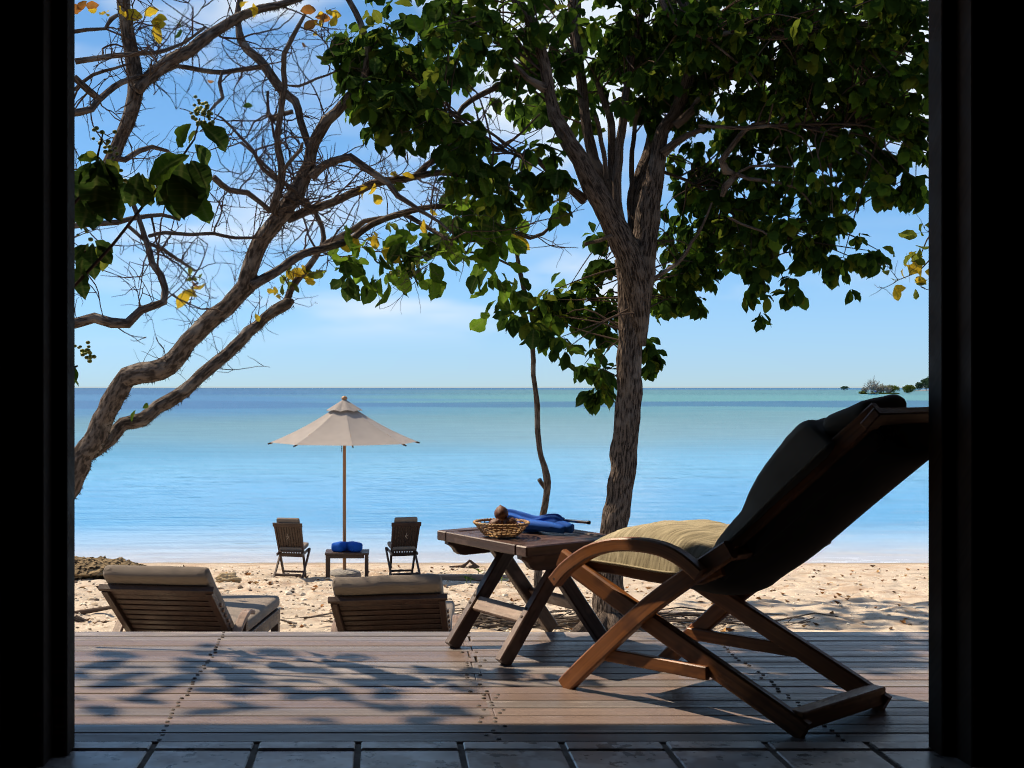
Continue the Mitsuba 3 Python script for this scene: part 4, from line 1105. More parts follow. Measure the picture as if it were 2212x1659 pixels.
bl('T1', [(465, -60, 108), (475, 60, 104), (490, 150, 102), (510, 300, 110), (530, 430, 118), (560, 560, 122), (568, 680, 128), (540, 830, 118), (500, 970, 112), (450, 1090, 108), (400, 1220, 108), (300, 1370, 112), (150, 1560, 118), (-60, 1830, 130), (-300, 2150, 140)], 8.8, 9.0, 'limb', 14, rough=.28)
bl('T1', [(575, 720, 96), (640, 640, 100), (700, 580, 108), (850, 470, 108), (1000, 400, 100), (1100, 320, 94), (1230, 220, 88), (1380, 140, 80), (1550, 70, 66), (1750, 20, 58), (1900, -30, 52)], 8.8, 9.2, 'limb', 12, rough=.25)
bl('T1', [(1400, -40, 50), (1372, 110, 46), (1380, 250, 58), (1450, 380, 68), (1550, 480, 74), (1640, 600, 74), (1730, 720, 72), (1820, 800, 68), (1870, 950, 58), (1905, 1070, 58), (1945, 1180, 62)], 9.6, 9.35)
bl('T1', [(1905, 110, 26), (1800, 300, 38), (1740, 430, 42), (1730, 560, 44), (1740, 720, 48), (1710, 900, 48), (1690, 1050, 52), (1690, 1180, 58), (1720, 1340, 62), (1700, 1480, 66), (1640, 1680, 70)], 8.9, 9.3)
bl('T1', [(1725, 1360, 34), (1790, 1270, 32), (1870, 1180, 30), (1885, 1130, 20)], 9.0, 8.8)
bl('T1', [(1950, 1650, 34), (1820, 1500, 36), (1690, 1420, 36), (1560, 1330, 34), (1500, 1200, 26), (1400, 1080, 22), (1250, 930, 16), (1190, 900, 10)], 9.4, 8.9)
bl('T1', [(90, 485, 50), (300, 450, 45), (450, 435, 42), (640, 415, 36), (800, 395, 32), (960, 330, 22), (1120, 210, 20)], 8.5, 8.9)
bl('T1', [(80, 610, 55), (200, 720, 58), (270, 790, 58), (340, 730, 52), (450, 655, 48), (600, 600, 42)], 8.4, 8.8)
bl('T1', [(60, 895, 62), (140, 880, 58), (220, 860, 54), (262, 800, 54)], 8.3, 8.4)
bl('T1', [(80, 710, 28), (160, 640, 28), (230, 590, 28), (400, 540, 24), (520, 500, 18)], 8.6, 8.8, k=7)
bl('T1', [(80, 250, 34), (180, 235, 30), (320, 225, 26), (370, 150, 40), (420, 120, 30)], 8.7, 8.8, k=7)
bl('T1', [(415, 1250, 44), (480, 1262, 50), (600, 1185, 44), (700, 1160, 38), (820, 1190, 28), (900, 1290, 20)], 8.9, 9.2, k=7)
bl('T1', [(770, 575, 34), (900, 520, 36), (1000, 535, 40), (1250, 560, 40), (1400, 550, 38), (1560, 525, 40)], 9.0, 9.5)
bl('T1', [(1180, 1400, 50), (1300, 1500, 48), (1450, 1520, 44), (1530, 1580, 40), (1630, 1670, 42)], 8.9, 9.3)
bl('T1', [(1250, 560, 24), (1230, 660, 30), (1250, 770, 30), (1200, 820, 26), (1150, 880, 18)], 9.1, 9.0, k=7)
bl('T2', [(20, 690, 62), (80, 675, 60), (170, 652, 60), (260, 680, 62), (350, 682, 60), (420, 610, 46), (500, 580, 42), (550, 560, 42), (557, 490, 40), (530, 420, 40), (490, 350, 40), (465, 250, 36), (430, 150, 30), (400, 60, 28), (350, -60, 22)], 8.6, 9.0, rough=.2)
bl('T2', [(50, 145, 34), (170, 130, 32), (300, 122, 30), (420, 95, 28), (540, 82, 22), (640, 110, 16)], 8.7, 9.2, k=7)
bl('T2', [(470, 200, 22), (560, 180, 22), (700, 188, 20), (830, 182, 20), (950, 210, 18), (1095, 205, 14)], 8.9, 9.4, k=7)
bl('T2', [(350, 140, 20), (460, 230, 20), (550, 275, 20), (650, 340, 18), (725, 392, 14)], 8.9, 9.1, k=7)
bl('T1', [(1560, 500, 26), (1700, 640, 10), (1850, 680, 22), (2000, 620, 20), (2150, 560, 14), (2230, 520, 10)], 9.2, 9.0, k=7)
bl('T1', [(1610, 720, 20), (1610, 900, 28), (1640, 955, 44), (1720, 900, 40), (1810, 880, 36)], 9.4, 9.4, k=8)
tr_ = np.random.default_rng(21)
tw = twig_set(SK, 95, tr_, (.3, .85), .0064, 2, .3, sel=lambda p: p[2] > 2.0)
tw += twig_set([s for s in SK if s[0][:, 2].mean() > 2.0], 42, tr_, (.5, 1.1), .008, 2, .2, sel=lambda p: p[0] < .6)
tw += twig_set(SK, 60, tr_, (.2, .6), .004, 1, .5, sel=lambda p: 1.2 < p[2] < 2.2)
part(bt, 'twigs', twig_mesh(tw), 'twig_bark', True, kind='stuff')
# hairy moss hanging from the undersides
ms = []
for C, R in [SK[0], SK[2], SK[11], SK[12]]:
    for q in range(int(len(C) * 13)):
        i_ = tr_.integers(1, len(C) - 1); t = unit(C[i_ + 1] - C[i_ - 1]); s = unit(np.cross(t, UPZ)); dn = unit(np.cross(t, s)); dn = dn if dn[2] < 0 else -dn
        a = tr_.normal() * .55; o = C[i_] + t * tr_.uniform(-.04, .04) + (math.cos(a) * dn + math.sin(a) * s) * R[i_] * .95
        L = tr_.uniform(.012, .042); e = unit(dn + tr_.normal(size=3) * .5) * L; w = t * .004
        ms.append((o - w, o + w, o + e))
V = np.array(ms).reshape(-1, 3)
part(bt, 'moss_fringe', M(V, np.arange(len(V)).reshape(-1, 3)), 'moss', False, kind='stuff')
for pts in ([(100, 640, 60), (250, 700, 55), (400, 690, 45), (520, 700, 34)], [(60, 690, 40), (200, 750, 36), (300, 760, 24)], [(330, 740, 40), (430, 745, 34), (520, 720, 24)]):
    P = [(138.3 + x / 4.2667, 1183.8 + y / 4.2667, w / 4.2667) for x, y, w in pts]
    limb(bt, 'root', 'P', P, 11.2, 11.2, GB, 10, seed=5, wob=.03, rough=.3)
# yellowing leaves that are left on it
LP = [(332, 42, 8.8, 5, .16, 'leaf_yellow'), (388, 50, 8.8, 2, .10, 'leaf_green'), (540, 8, 8.9, 3, .14, 'leaf_yellow'), (686, 26, 9.0, 4, .13, 'leaf_brown'), (712, 24, 9, 3, .10, 'leaf_yellow'), (700, 52, 9, 4, .09, 'leaf_yellow'),
      (655, 100, 9, 1, .09, 'leaf_brown'), (682, 118, 9, 1, .15, 'leaf_olive'), (448, 172, 9, 1, .08, 'leaf_brown'), (524, 230, 9, 1, .08, 'leaf_green'), (402, 626, 9, 3, .15, 'leaf_yellow'), (418, 592, 9, 3, .12, 'leaf_olive'), (415, 605, 9, 1, .09, 'leaf_brown'),
      (620, 606, 10.6, 9, .15, 'leaf_olive'), (645, 595, 10.6, 7, .14, 'leaf_yellow'), (672, 590, 10.6, 4, .13, 'leaf_olive'), (612, 640, 10.4, 3, .11, 'leaf_yellow'), (552, 678, 10.2, 1, .10, 'leaf_yellow'), (312, 878, 9.9, 2, .10, 'leaf_green'),
      (800, 410, 9.7, 4, .13, 'leaf_yellow'), (855, 380, 9.8, 2, .12, 'leaf_yellow'), (845, 400, 9.8, 2, .12, 'leaf_olive'), (740, 494, 9.7, 2, .14, 'leaf_green'), (775, 518, 9.9, 5, .16, 'leaf_yellow'), (800, 508, 9.9, 4, .14, 'leaf_yellow'),
      (838, 530, 9.9, 4, .17, 'leaf_yellow'), (848, 488, 9.9, 3, .11, 'leaf_olive'), (932, 462, 10, 2, .13, 'leaf_yellow'), (240, 20, 8.7, 3, .10, 'leaf_yellow'), (190, 12, 8.6, 3, .10, 'leaf_brown'), (218, 25, 8.6, 3, .09, 'leaf_yellow'), (808, 36, 9.2, 3, .14, 'leaf_olive'), (790, 150, 9.2, 4, .15, 'leaf_green')]
lr = np.random.default_rng(31)
for px, py, D, n, L, mat in LP:
    c = at(px, py, D)
    for q in range(n):
        ax = unit(lr.normal(size=3) * [1, .8, .7] - UPZ * .45); nr = unit(lr.normal(size=3)); b = LEAVES[lr.integers(8)]
        W = np.eye(4); W[:3, :3] = leaf_frames(np.zeros((1, 3)), ax[None], nr[None])[0] * L * lr.uniform(.75, 1.1); W[:3, 3] = c + lr.normal(size=3) * .035 * (n > 1)
        part(bt, 'leaf', b, mat, True, world=T(W))

# --- the big shade tree
stt = thing('shade_tree', 'big broad leaved tree whose furrowed trunk forks above the deck', 'tree')
FB = 'furrowed_bark'; SS = []


def sl(crop, pts, D0=10.3, D1=10.3, name='limb', k=10, rough=.2, bsdf=FB, **kw):
    s = limb(stt, name, crop, pts, D0, D1, bsdf, k, seed=60 + len(SS), rough=rough, **kw); SS.append(s); return s


sl('T7', [(880, 2300, 300), (905, 2000, 262), (915, 1800, 246), (925, 1600, 236), (945, 1400, 222), (978, 1200, 216), (1007, 1000, 208), (1028, 800, 214), (1045, 600, 210), (1060, 400, 210), (1068, 200, 204), (1074, 0, 208), (1080, -140, 206), (1088, -280, 208), (1093, -438, 218), (1097, -577, 234), (1100, -717, 268), (1100, -830, 290)], 10.3, 10.3, 'trunk', 28, .30)
sl('T5', [(478, 2050, 60), (474, 1900, 110), (462, 1750, 150), (435, 1620, 165), (395, 1500, 162), (300, 1290, 140), (220, 1150, 130), (150, 1000, 116), (90, 900, 104), (30, 800, 90), (-30, 690, 78), (-60, 560, 72), (-75, 440, 70), (-110, 300, 70), (-150, 160, 66), (-230, 40, 62), (-320, -80, 56)], 10.25, 9.7, 'limb', 16, .28)
sl('T5', [(462, 2050, 60), (466, 1900, 110), (474, 1750, 150), (484, 1620, 165), (490, 1500, 162), (510, 1350, 150), (530, 1200, 140), (560, 1050, 112), (590, 900, 92), (610, 780, 80), (680, 680, 80), (730, 560, 76), (765, 430, 70), (785, 330, 70), (800, 220, 66), (770, 110, 60), (725, 0, 58), (700, -100, 54)], 10.3, 10.0, 'limb', 16, .28)
sl('T5', [(455, 1560, 60), (440, 1400, 74), (436, 1250, 80), (442, 1150, 80), (500, 1000, 84), (540, 850, 78), (560, 700, 68), (585, 500, 74), (610, 250, 90), (640, 80, 104), (645, -60, 108)], 10.5, 10.9, 'limb', 12, .2)
sl('T5', [(400, 1540, 50), (350, 1400, 64), (320, 1280, 70), (280, 1100, 66), (200, 950, 68), (150, 700, 62), (130, 500, 60), (108, 330, 62), (100, 180, 68), (90, 60, 76), (80, -60, 78)], 10.4, 10.6, 'limb', 12, .25)
for pts, d in (([(410, 1540, 46), (372, 1400, 56), (350, 1250, 60), (338, 1140, 56), (345, 950, 54), (370, 750, 50), (385, 580, 44), (420, 380, 40), (470, 150, 50), (490, -30, 52)], 10.2), ([(385, 1500, 40), (350, 1350, 48), (330, 1200, 50), (310, 1020, 50), (310, 850, 48), (290, 670, 44), (240, 540, 34), (200, 440, 24)], 10.6),
               ([(430, 1540, 34), (424, 1360, 34), (420, 1180, 34), (430, 900, 28), (450, 710, 26), (475, 640, 22), (520, 560, 16)], 10.6), ([(275, 1060, 30), (260, 900, 28), (225, 730, 26), (205, 690, 20)], 10.1),
               ([(610, 910, 60), (690, 840, 50), (760, 800, 40), (860, 760, 30)], 10.1), ([(680, 745, 52), (790, 650, 54), (880, 520, 54), (960, 455, 58), (1050, 430, 50), (1200, 400, 40), (1350, 330, 30)], 10.0),
               ([(820, 745, 20), (950, 750, 22), (1100, 762, 22), (1300, 745, 22), (1450, 738, 22), (1600, 765, 20), (1750, 740, 18), (1900, 760, 14), (2050, 740, 8)], 9.6), ([(1620, 768, 14), (1720, 870, 14), (1820, 940, 10)], 9.6),
               ([(960, 1165, 28), (980, 1110, 44), (1040, 1035, 50), (985, 1010, 54), (960, 950, 42), (1020, 870, 36), (1100, 770, 30), (1220, 720, 24)], 9.9), ([(1045, 1030, 26), (1120, 1062, 24), (1250, 1080, 20), (1400, 1110, 16), (1490, 1210, 10)], 9.8),
               ([(1060, 1020, 16), (1130, 985, 16), (1250, 980, 14), (1390, 996, 8)], 9.8), ([(590, -20, 34), (640, 80, 34), (690, 130, 32), (790, 190, 40), (900, 212, 36), (1000, 195, 32), (1150, 212, 34), (1300, 225, 34), (1400, 212, 26), (1600, 178, 12)], 9.3),
               ([(1060, 55, 14), (1200, 130, 14), (1340, 192, 10)], 9.2), ([(850, 212, 15), (1000, 330, 14), (1120, 430, 13), (1185, 512, 9)], 9.3), ([(155, 1446, 26), (170, 1440, 20), (230, 1428, 22), (310, 1395, 26)], 10.1),
               ([(1000, 1290, 14), (1080, 1330, 16), (1200, 1370, 14), (1270, 1420, 9)], 9.7), ([(560, 1650, 26), (700, 1560, 24), (780, 1440, 20), (850, 1330, 16), (900, 1200, 12)], 9.9), ([(560, 1000, 24), (800, 1090, 16), (1000, 1250, 13), (1250, 1400, 10), (1500, 1500, 7)], 10.6)):
    sl('T5', pts, d, d - .2, 'branch', 8, .12)
sl('T3', [(1700, 200, 46), (1760, 80, 42), (1810, -20, 38)], 9.8, 9.8, 'branch', 8)
sl('T3', [(1840, 700, 84), (1760, 650, 60), (1700, 618, 46), (1620, 535, 34), (1540, 460, 20)], 9.8, 9.6, 'branch', 8)
sl('T3', [(2150, 1580, 84), (2000, 1450, 62), (1870, 1340, 54), (1740, 1240, 42), (1600, 1215, 26), (1480, 1190, 20), (1150, 1110, 15), (960, 1060, 10)], 10.2, 9.5, 'branch', 8)
for k in range(5):
    a = 3.6 + .62 * k; b = np.array([SS[0][0][2][0], 10.3, -1.05])
    P = smooth_path([b + (math.cos(a) * .10, math.sin(a) * .10, .16), b + (math.cos(a) * .30, math.sin(a) * .3, .05), b + (math.cos(a + .2) * .62, math.sin(a + .2) * .62, -.04)], .06)
    part(stt, 'root', tube(P, np.linspace(.085, .03, len(P)), 10), FB, True)

CL = [  # px, py, D, half sizes in metres (x, y, z), tufts
    (880, 70, 9.3, .58, .6, .34, 34), (860, 160, 9.2, .50, .5, .34, 34), (930, 250, 9.1, .50, .5, .26, 34), (830, 240, 9.1, .30, .4, .20, 12), (1000, 60, 9.6, .5, .6, .34, 26), (985, 320, 9.0, .22, .3, .18, 10), (800, 120, 9.1, .28, .35, .28, 14), (760, 175, 9.1, .16, .3, .18, 7),
    (1060, 20, 9.9, .5, .6, .3, 22), (1110, 100, 9.9, .34, .5, .22, 12), (1080, 430, 9.4, .32, .4, .28, 17), (1010, 390, 9.2, .16, .3, .16, 6), (1050, 350, 9.4, .16, .3, .12, 5), (1160, 330, 9.6, .26, .4, .22, 10), (1190, 410, 9.7, .24, .4, .2, 12), (1150, 200, 10.2, .30, .5, .3, 14),
    (1250, 60, 10.2, .45, .8, .34, 30), (1230, 200, 10.9, .34, .5, .34, 20), (1340, 140, 10.6, .36, .6, .34, 20), (1400, 40, 10.0, .5, .8, .34, 30), (1330, 230, 11.2, .3, .5, .24, 8), (1370, 170, 9.7, .2, .3, .22, 6),
    (1520, 60, 9.8, .55, 1.0, .40, 46), (1480, 180, 10.2, .5, 1.0, .34, 34), (1660, 90, 9.6, .60, 1.2, .45, 56), (1820, 60, 9.4, .62, 1.2, .40, 56), (1960, 100, 9.2, .55, 1.2, .45, 50), (1760, 200, 9.7, .65, 1.2, .32, 44), (1920, 230, 9.4, .45, 1.0, .30, 24), (1600, 220, 10.2, .5, 1.0, .28, 26),
    (1510, 330, 11.0, .38, .6, .28, 20), (1640, 340, 10.4, .5, 1.0, .22, 20), (1780, 330, 10.0, .5, 1.0, .22, 18), (1900, 350, 9.6, .36, .7, .22, 13), (1960, 300, 9.4, .25, .6, .2, 7), (1980, 400, 9.4, .14, .3, .12, 7), (1930, 300, 9.5, .3, .6, .24, 14),
    (1500, 440, 11.1, .30, .5, .28, 18), (1580, 430, 10.6, .42, .8, .26, 24), (1690, 430, 10.1, .50, .9, .26, 26), (1800, 430, 9.9, .38, .8, .24, 17), (1470, 520, 11.2, .26, .4, .2, 13), (1560, 510, 10.7, .45, .8, .22, 30), (1680, 510, 10.1, .45, .8, .22, 28), (1790, 510, 9.9, .28, .6, .2, 16), (1860, 560, 9.8, .16, .3, .2, 9),
    (1510, 565, 10.3, .20, .4, .12, 8), (1560, 560, 10.3, .15, .3, .14, 6), (1650, 580, 10.0, .14, .3, .26, 8), (1640, 640, 10.0, .08, .16, .16, 4), (1720, 620, 9.9, .09, .16, .12, 4), (1825, 590, 9.8, .10, .2, .20, 5), (1300, 565, 10.7, .10, .25, .20, 8), (1290, 505, 10.7, .08, .2, .1, 4),
    (1430, 620, 10.9, .28, .4, .22, 18), (1480, 610, 10.7, .20, .3, .18, 10), (1500, 640, 10.3, .08, .2, .10, 4), (1400, 760, 10.6, .08, .12, .16, 6),
    (1250, 650, 10.9, .38, .4, .22, 26), (1180, 660, 10.7, .32, .35, .20, 16), (1290, 700, 11.0, .20, .35, .22, 14), (1130, 690, 9.9, .14, .25, .14, 6), (1210, 740, 9.8, .14, .2, .10, 5), (1280, 790, 10.7, .16, .2, .16, 9), (1298, 840, 10.7, .12, .2, .15, 8),
    # parts of the crown above and beyond the picture, which shade what is seen
    (1300, -220, 10.5, 1.6, 1.6, .8, 130), (1750, -250, 10.0, 1.8, 1.8, .8, 140), (900, -180, 9.4, 1.1, 1.2, .6, 34), (2250, 120, 9.6, .9, 1.5, .9, 50), (2300, 350, 9.8, .8, 1.3, .6, 26), (1550, -60, 12.6, 1.6, 1.0, .8, 50), (1300, 150, 13.2, 1.2, .9, .6, 34), (1750, 200, 12.8, 1.5, 1.0, .7, 44),
    (1150, 170, 13.8, .9, .8, .5, 22), (1000, 110, 14.0, .9, .8, .4, 20), (880, 120, 13.8, .7, .8, .4, 16), (330, -310, 6.5, .35, .4, .3, 22), (450, -330, 6.7, .45, .5, .3, 36), (580, -320, 6.9, .5, .6, .3, 42), (480, -145, 14.4, .9, .8, .3, 40), (690, -135, 14.2, .9, .8, .3, 40), (900, -140, 14.5, .9, .8, .3, 36), (560, -120, 15.9, .8, .5, .3, 26), (740, -125, 15.8, .7, .5, .3, 24), (910, -120, 15.9, .7, .5, .3, 24), (1080, -130, 15.2, .7, .7, .3, 24),
    (1500, -700, 9.5, 2.4, 2.2, 1.0, 80), (1000, -600, 9.0, 1.6, 1.6, .7, 40)]
cr = np.random.default_rng(41); cen, outw, small = [], [], []
for px, py, D, ax, ay, az, n in CL:
    c = at(px, py, D)
    far = px > 1390 and py > -100
    for q in range(int(n * (1.45 if py < 240 else 1.05)) if far else int(n * (.80 if py > -100 else 1))):
        small.append(far)
        v = cr.normal(size=3); v = v / np.linalg.norm(v) * cr.random() ** (1 / 2.6)
        cen.append(c + v * [ax, ay, az]); outw.append(unit(v * [1, 1, .7] + UPZ * .1))
cen, outw = np.array(cen), np.array(outw)
small = np.array(small)
P, A, N, L = [np.concatenate(q) for q in zip(rosettes(cen[~small], outw[~small], cr, (.115, .20)), rosettes(cen[small], outw[small], cr, (.11, .165), (6, 10), 1.2))]
hang_leaves(stt, P, A, N, L, cr, ['leaf_dark', 'leaf_green', 'leaf_olive', 'leaf_bright', 'leaf_brown'], [.56, .24, .150, .05, .000], 300)
skp = np.vstack([c[3:] for c, r in SS if len(c) > 10]); tree_ = cKDTree(skp); dist, idx = tree_.query(cen, 12)
tw = []
for c, d_, i_ in zip(cen, dist[:, 0], idx[np.arange(len(idx)), cr.integers(0, 12, len(idx))]):
    if .05 < d_ < .9 and c[2] < 6 and cr.random() < .5:
        s = skp[i_]; mid = (s + c) / 2 + cr.normal(size=3) * .10 * d_ + UPZ * .06
        pp = smooth_path([s, mid, c], .10); tw.append((pp, np.linspace(.009, .0035, len(pp))))
part(stt, 'twigs', twig_mesh(tw), 'twig_bark', True, kind='stuff')

# --- the slim young tree between the umbrella and the big trunk
sp_ = thing('sapling', 'slim crooked young tree with big light green leaves beside the shade tree', 'tree'); SP = []


def sq(crop, pts, D0=11.4, D1=11.4, name='branch', k=8):
    s = limb(sp_, name, crop, pts, D0, D1, GB, k, seed=90 + len(SP), wob=.008); SP.append(s)


sq('T7', [(300, 2330, 84), (305, 2000, 72), (318, 1800, 66), (335, 1500, 60), (350, 1320, 55), (372, 1200, 56), (390, 1060, 58), (388, 950, 60), (340, 800, 46), (316, 600, 45), (305, 380, 46), (286, 200, 40), (276, 0, 40), (268, -180, 42), (275, -330, 46), (240, -450, 44), (185, -640, 40), (150, -830, 34), (115, -1000, 30), (95, -1150, 28), (80, -1300, 28), (70, -1420, 24), (60, -1530, 20)], 11.5, 10.4, 'trunk', 14)
sq('T7', [(388, 1085, 30), (350, 1030, 34), (326, 990, 36)], 11.4, 11.35, 'stub')
sq('T3', [(1470, 1195, 26), (1560, 1125, 22), (1650, 1050, 20), (1800, 900, 14)], 10.4, 10.2)
sq('T3', [(1470, 1195, 22), (1300, 1150, 18), (1140, 1110, 15), (960, 1050, 10)], 10.4, 10.1)
sq('T4', [(1540, 660, 22), (1300, 560, 16), (1100, 545, 16), (800, 590, 18), (540, 635, 14), (470, 600, 10)], 10.6, 9.9)
sq('T4', [(1500, 420, 20), (1350, 330, 18), (1160, 320, 18), (1140, 420, 14)], 10.5, 10.2)
sq('T4', [(1650, 1050, 22), (1760, 1010, 18), (1900, 900, 14), (2000, 860, 10)], 10.9, 10.8)
sr = np.random.default_rng(51); SC = [  # px, py, D, spread (m), leaves, length
    (775, 585, 9.9, .16, 15, .23), (800, 620, 9.9, .14, 10, .24), (755, 560, 9.9, .08, 5, .20), (870, 560, 10.0, .16, 14, .22), (905, 590, 10.0, .16, 12, .23), (940, 570, 10.0, .14, 9, .25), (890, 530, 10.0, .12, 7, .20), (985, 500, 10.2, .14, 8, .25), (1010, 540, 10.2, .14, 8, .27),
    (1000, 490, 10.2, .10, 5, .28), (1060, 500, 10.3, .14, 8, .26), (1095, 490, 10.3, .12, 6, .27), (1085, 540, 10.4, .12, 8, .26), (1060, 600, 10.5, .15, 9, .25), (1095, 620, 10.5, .12, 7, .24), (1120, 640, 10.6, .12, 7, .22), (1015, 410, 10.2, .12, 8, .24), (1000, 440, 10.2, .10, 5, .22), (1085, 680, 10.7, .1, 6, .22)]
P, A, N, L = [], [], [], []
for px, py, D, s, n, l in SC:
    c = at(px, py, D)
    for q in range(n):
        P.append(c + sr.normal(size=3) * s * [.8, .9, .55] + UPZ * .06); A.append(unit(sr.normal(size=3) * [.8, .8, .5] - UPZ * .85)); N.append(unit(sr.normal(size=3) + UPZ * .5)); L.append(l * sr.uniform(.7, 1.1))
P, A, N, L = map(np.array, (P, A, N, L))
hang_leaves(sp_, P, A, N, L, sr, ['leaf_bright', 'leaf_green', 'leaf_dark', 'leaf_yellow'], [.50, .22, .25, .03], 300)
fl = []
for px, py, D in ((745, 566, 9.9), (750, 580, 9.9), (848, 590, 9.95), (892, 580, 9.95), (900, 572, 9.95), (890, 570, 9.9), (925, 505, 10.)):
    for q in range(5):
        c = at(px, py, D) + sr.normal(size=3) * .03; s = trimesh.creation.icosphere(subdivisions=1); fl.append(M(np.array(s.vertices) * .014 + c, s.faces))
part(sp_, 'flower_buds', join(fl), 'fruit_green', True, kind='stuff')

# --- leafy branches that hang in from trees beside the house
lb = thing('leafy_branch', 'dark leafy branch with big drooping leaves and green fruit hanging in beside the doorway', 'branch')
q_ = []


def lq(pts, D0, D1):
    q_.append(limb(lb, 'stem', 'P', pts, D0, D1, 'twig_bark', 8, seed=120 + len(q_), wob=.004))


lq([(40, 740, 9), (120, 660, 8), (215, 560, 7.5), (262, 505, 7), (330, 420, 6), (385, 350, 5), (420, 300, 4), (432, 255, 3)], 5.5, 5.4)
lq([(20, 560, 9), (120, 480, 7), (190, 400, 6), (212, 330, 5), (222, 290, 3)], 5.3, 5.3)
lq([(30, 640, 8), (120, 580, 6), (190, 540, 5), (220, 530, 3)], 5.6, 5.6)
lq([(-60, 900, 10), (60, 840, 7), (168, 790, 4)], 5.5, 5.5)
GL = [  # base px, py, tip px, py, D, length factor, material
    (415, 268, 372, 322, 5.35, 1, 'leaf_green'), (432, 262, 500, 328, 5.4, 1, 'leaf_dark'), (430, 285, 392, 310, 5.45, 1, 'leaf_olive'), (420, 312, 462, 360, 5.4, 1, 'leaf_dark'), (408, 335, 300, 392, 5.3, 1, 'leaf_green'), (400, 335, 375, 400, 5.45, 1, 'leaf_olive'), (412, 345, 455, 410, 5.35, 1, 'leaf_dark'), (396, 350, 372, 478, 5.35, 1.1, 'leaf_dark'),
    (405, 350, 400, 470, 5.4, 1.1, 'leaf_dark'), (398, 355, 345, 455, 5.4, 1, 'leaf_dark'), (410, 352, 425, 465, 5.45, 1, 'leaf_dark'), (426, 405, 450, 495, 5.4, 1, 'leaf_green'), (388, 360, 318, 440, 5.45, 1, 'leaf_dark'), (300, 372, 280, 455, 5.35, 1, 'leaf_dark'), (310, 375, 312, 455, 5.4, 1, 'leaf_dark'), (290, 380, 262, 450, 5.5, 1, 'leaf_dark'), (305, 380, 335, 440, 5.45, 1, 'leaf_olive'),
    (212, 345, 200, 470, 5.25, 1.1, 'leaf_dark'), (222, 350, 232, 480, 5.3, 1.1, 'leaf_dark'), (205, 350, 172, 440, 5.35, 1, 'leaf_dark'), (218, 345, 165, 330, 5.3, 1, 'leaf_green'), (215, 350, 175, 400, 5.25, 1, 'leaf_green'), (225, 350, 262, 420, 5.3, 1, 'leaf_dark'), (228, 345, 262, 372, 5.35, 1, 'leaf_olive'), (210, 340, 182, 325, 5.3, .9, 'leaf_olive'), (200, 400, 172, 505, 5.4, 1, 'leaf_dark'),
    (205, 520, 250, 548, 5.55, 1, 'leaf_dark'), (200, 525, 195, 610, 5.5, 1, 'leaf_dark'), (190, 525, 172, 600, 5.6, 1, 'leaf_dark'), (210, 530, 245, 575, 5.55, 1, 'leaf_dark'), (215, 520, 225, 590, 5.6, 1, 'leaf_olive'), (178, 560, 170, 650, 5.5, 1, 'leaf_dark'), (185, 530, 150, 560, 5.5, 1, 'leaf_dark'),
    (160, 770, 166, 842, 5.5, 1, 'leaf_green'), (150, 775, 140, 850, 5.5, 1, 'leaf_green'), (120, 500, 60, 560, 5.4, 1, 'leaf_dark'), (100, 480, 70, 600, 5.4, 1, 'leaf_dark'), (110, 620, 90, 720, 5.5, 1, 'leaf_dark')]
gr_ = np.random.default_rng(61)
for bx, by, tx, ty, D, f_, mat in GL:
    for rep in range(2 if mat == 'leaf_dark' and gr_.random() < .4 else 1):
        a = at(bx + gr_.normal() * 5 * rep, by + gr_.normal() * 5 * rep, D + .04 * rep); b = at(tx + gr_.normal() * 9 * rep, ty + gr_.normal() * 9 * rep, D + gr_.uniform(-.06, .06))
        ax = b - a; nr = unit(np.array([gr_.normal() * .5, -1.0, .35 + gr_.normal() * .4])); W = np.eye(4)
        W[:3, :3] = leaf_frames(np.zeros((1, 3)), ax[None], nr[None])[0] * np.linalg.norm(ax) * f_ * .92; W[:3, 3] = a
        part(lb, 'leaf', LEAVES[gr_.integers(8)], mat, True, world=T(W))
# the rest of that branch, hidden by the door jamb but shading the deck
P, A, N, L = [], [], [], []
for c, s, n in ((np.array([-3.75, 6.35, 4.9]), .30, 22), (np.array([-3.2, 6.15, 4.6]), .28, 20), (np.array([-3.9, 6.0, 4.9]), .22, 10), (np.array([-4.7, 6.6, 5.2]), .35, 16), (np.array([-3.3, 5.85, 4.7]), .2, 8),
                (np.array([-1.75, 5.4, 2.05]), .16, 7)):
    for q in range(n):
        P.append(c + gr_.normal(size=3) * s); A.append(unit(gr_.normal(size=3) * .6 - UPZ * .8)); N.append(unit(gr_.normal(size=3) + UPZ * .6)); L.append(gr_.uniform(.17, .26))
hang_leaves(lb, *map(np.array, (P, A, N, L)), gr_, ['leaf_dark', 'leaf_green'], [.7, .3], 0)
for (px, py, D, n, s) in ((430, 228, 5.38, 14, .020), (450, 240, 5.4, 10, .018), (425, 250, 5.38, 10, .018), (455, 262, 5.4, 6, .016), (212, 288, 5.3, 6, .020), (232, 305, 5.3, 8, .020), (240, 325, 5.3, 5, .018), (180, 762, 5.5, 14, .020), (196, 765, 5.5, 6, .016), (180, 500, 5.5, 5, .016), (275, 388, 5.35, 4, .016), (262, 368, 5.35, 2, .014)):
    fs = []
    fc = numbered(lb + '__fruit_cluster')
    for q in range(n):
        c = at(px, py, D) + gr_.normal(size=3) * s * [1, 1, 1.1]; s_ = trimesh.creation.icosphere(subdivisions=2); part(fc, 'berry', M(np.array(s_.vertices) * gr_.uniform(.008, .0125) * [1, 1, .8] + c, s_.faces), 'fruit_green', True)

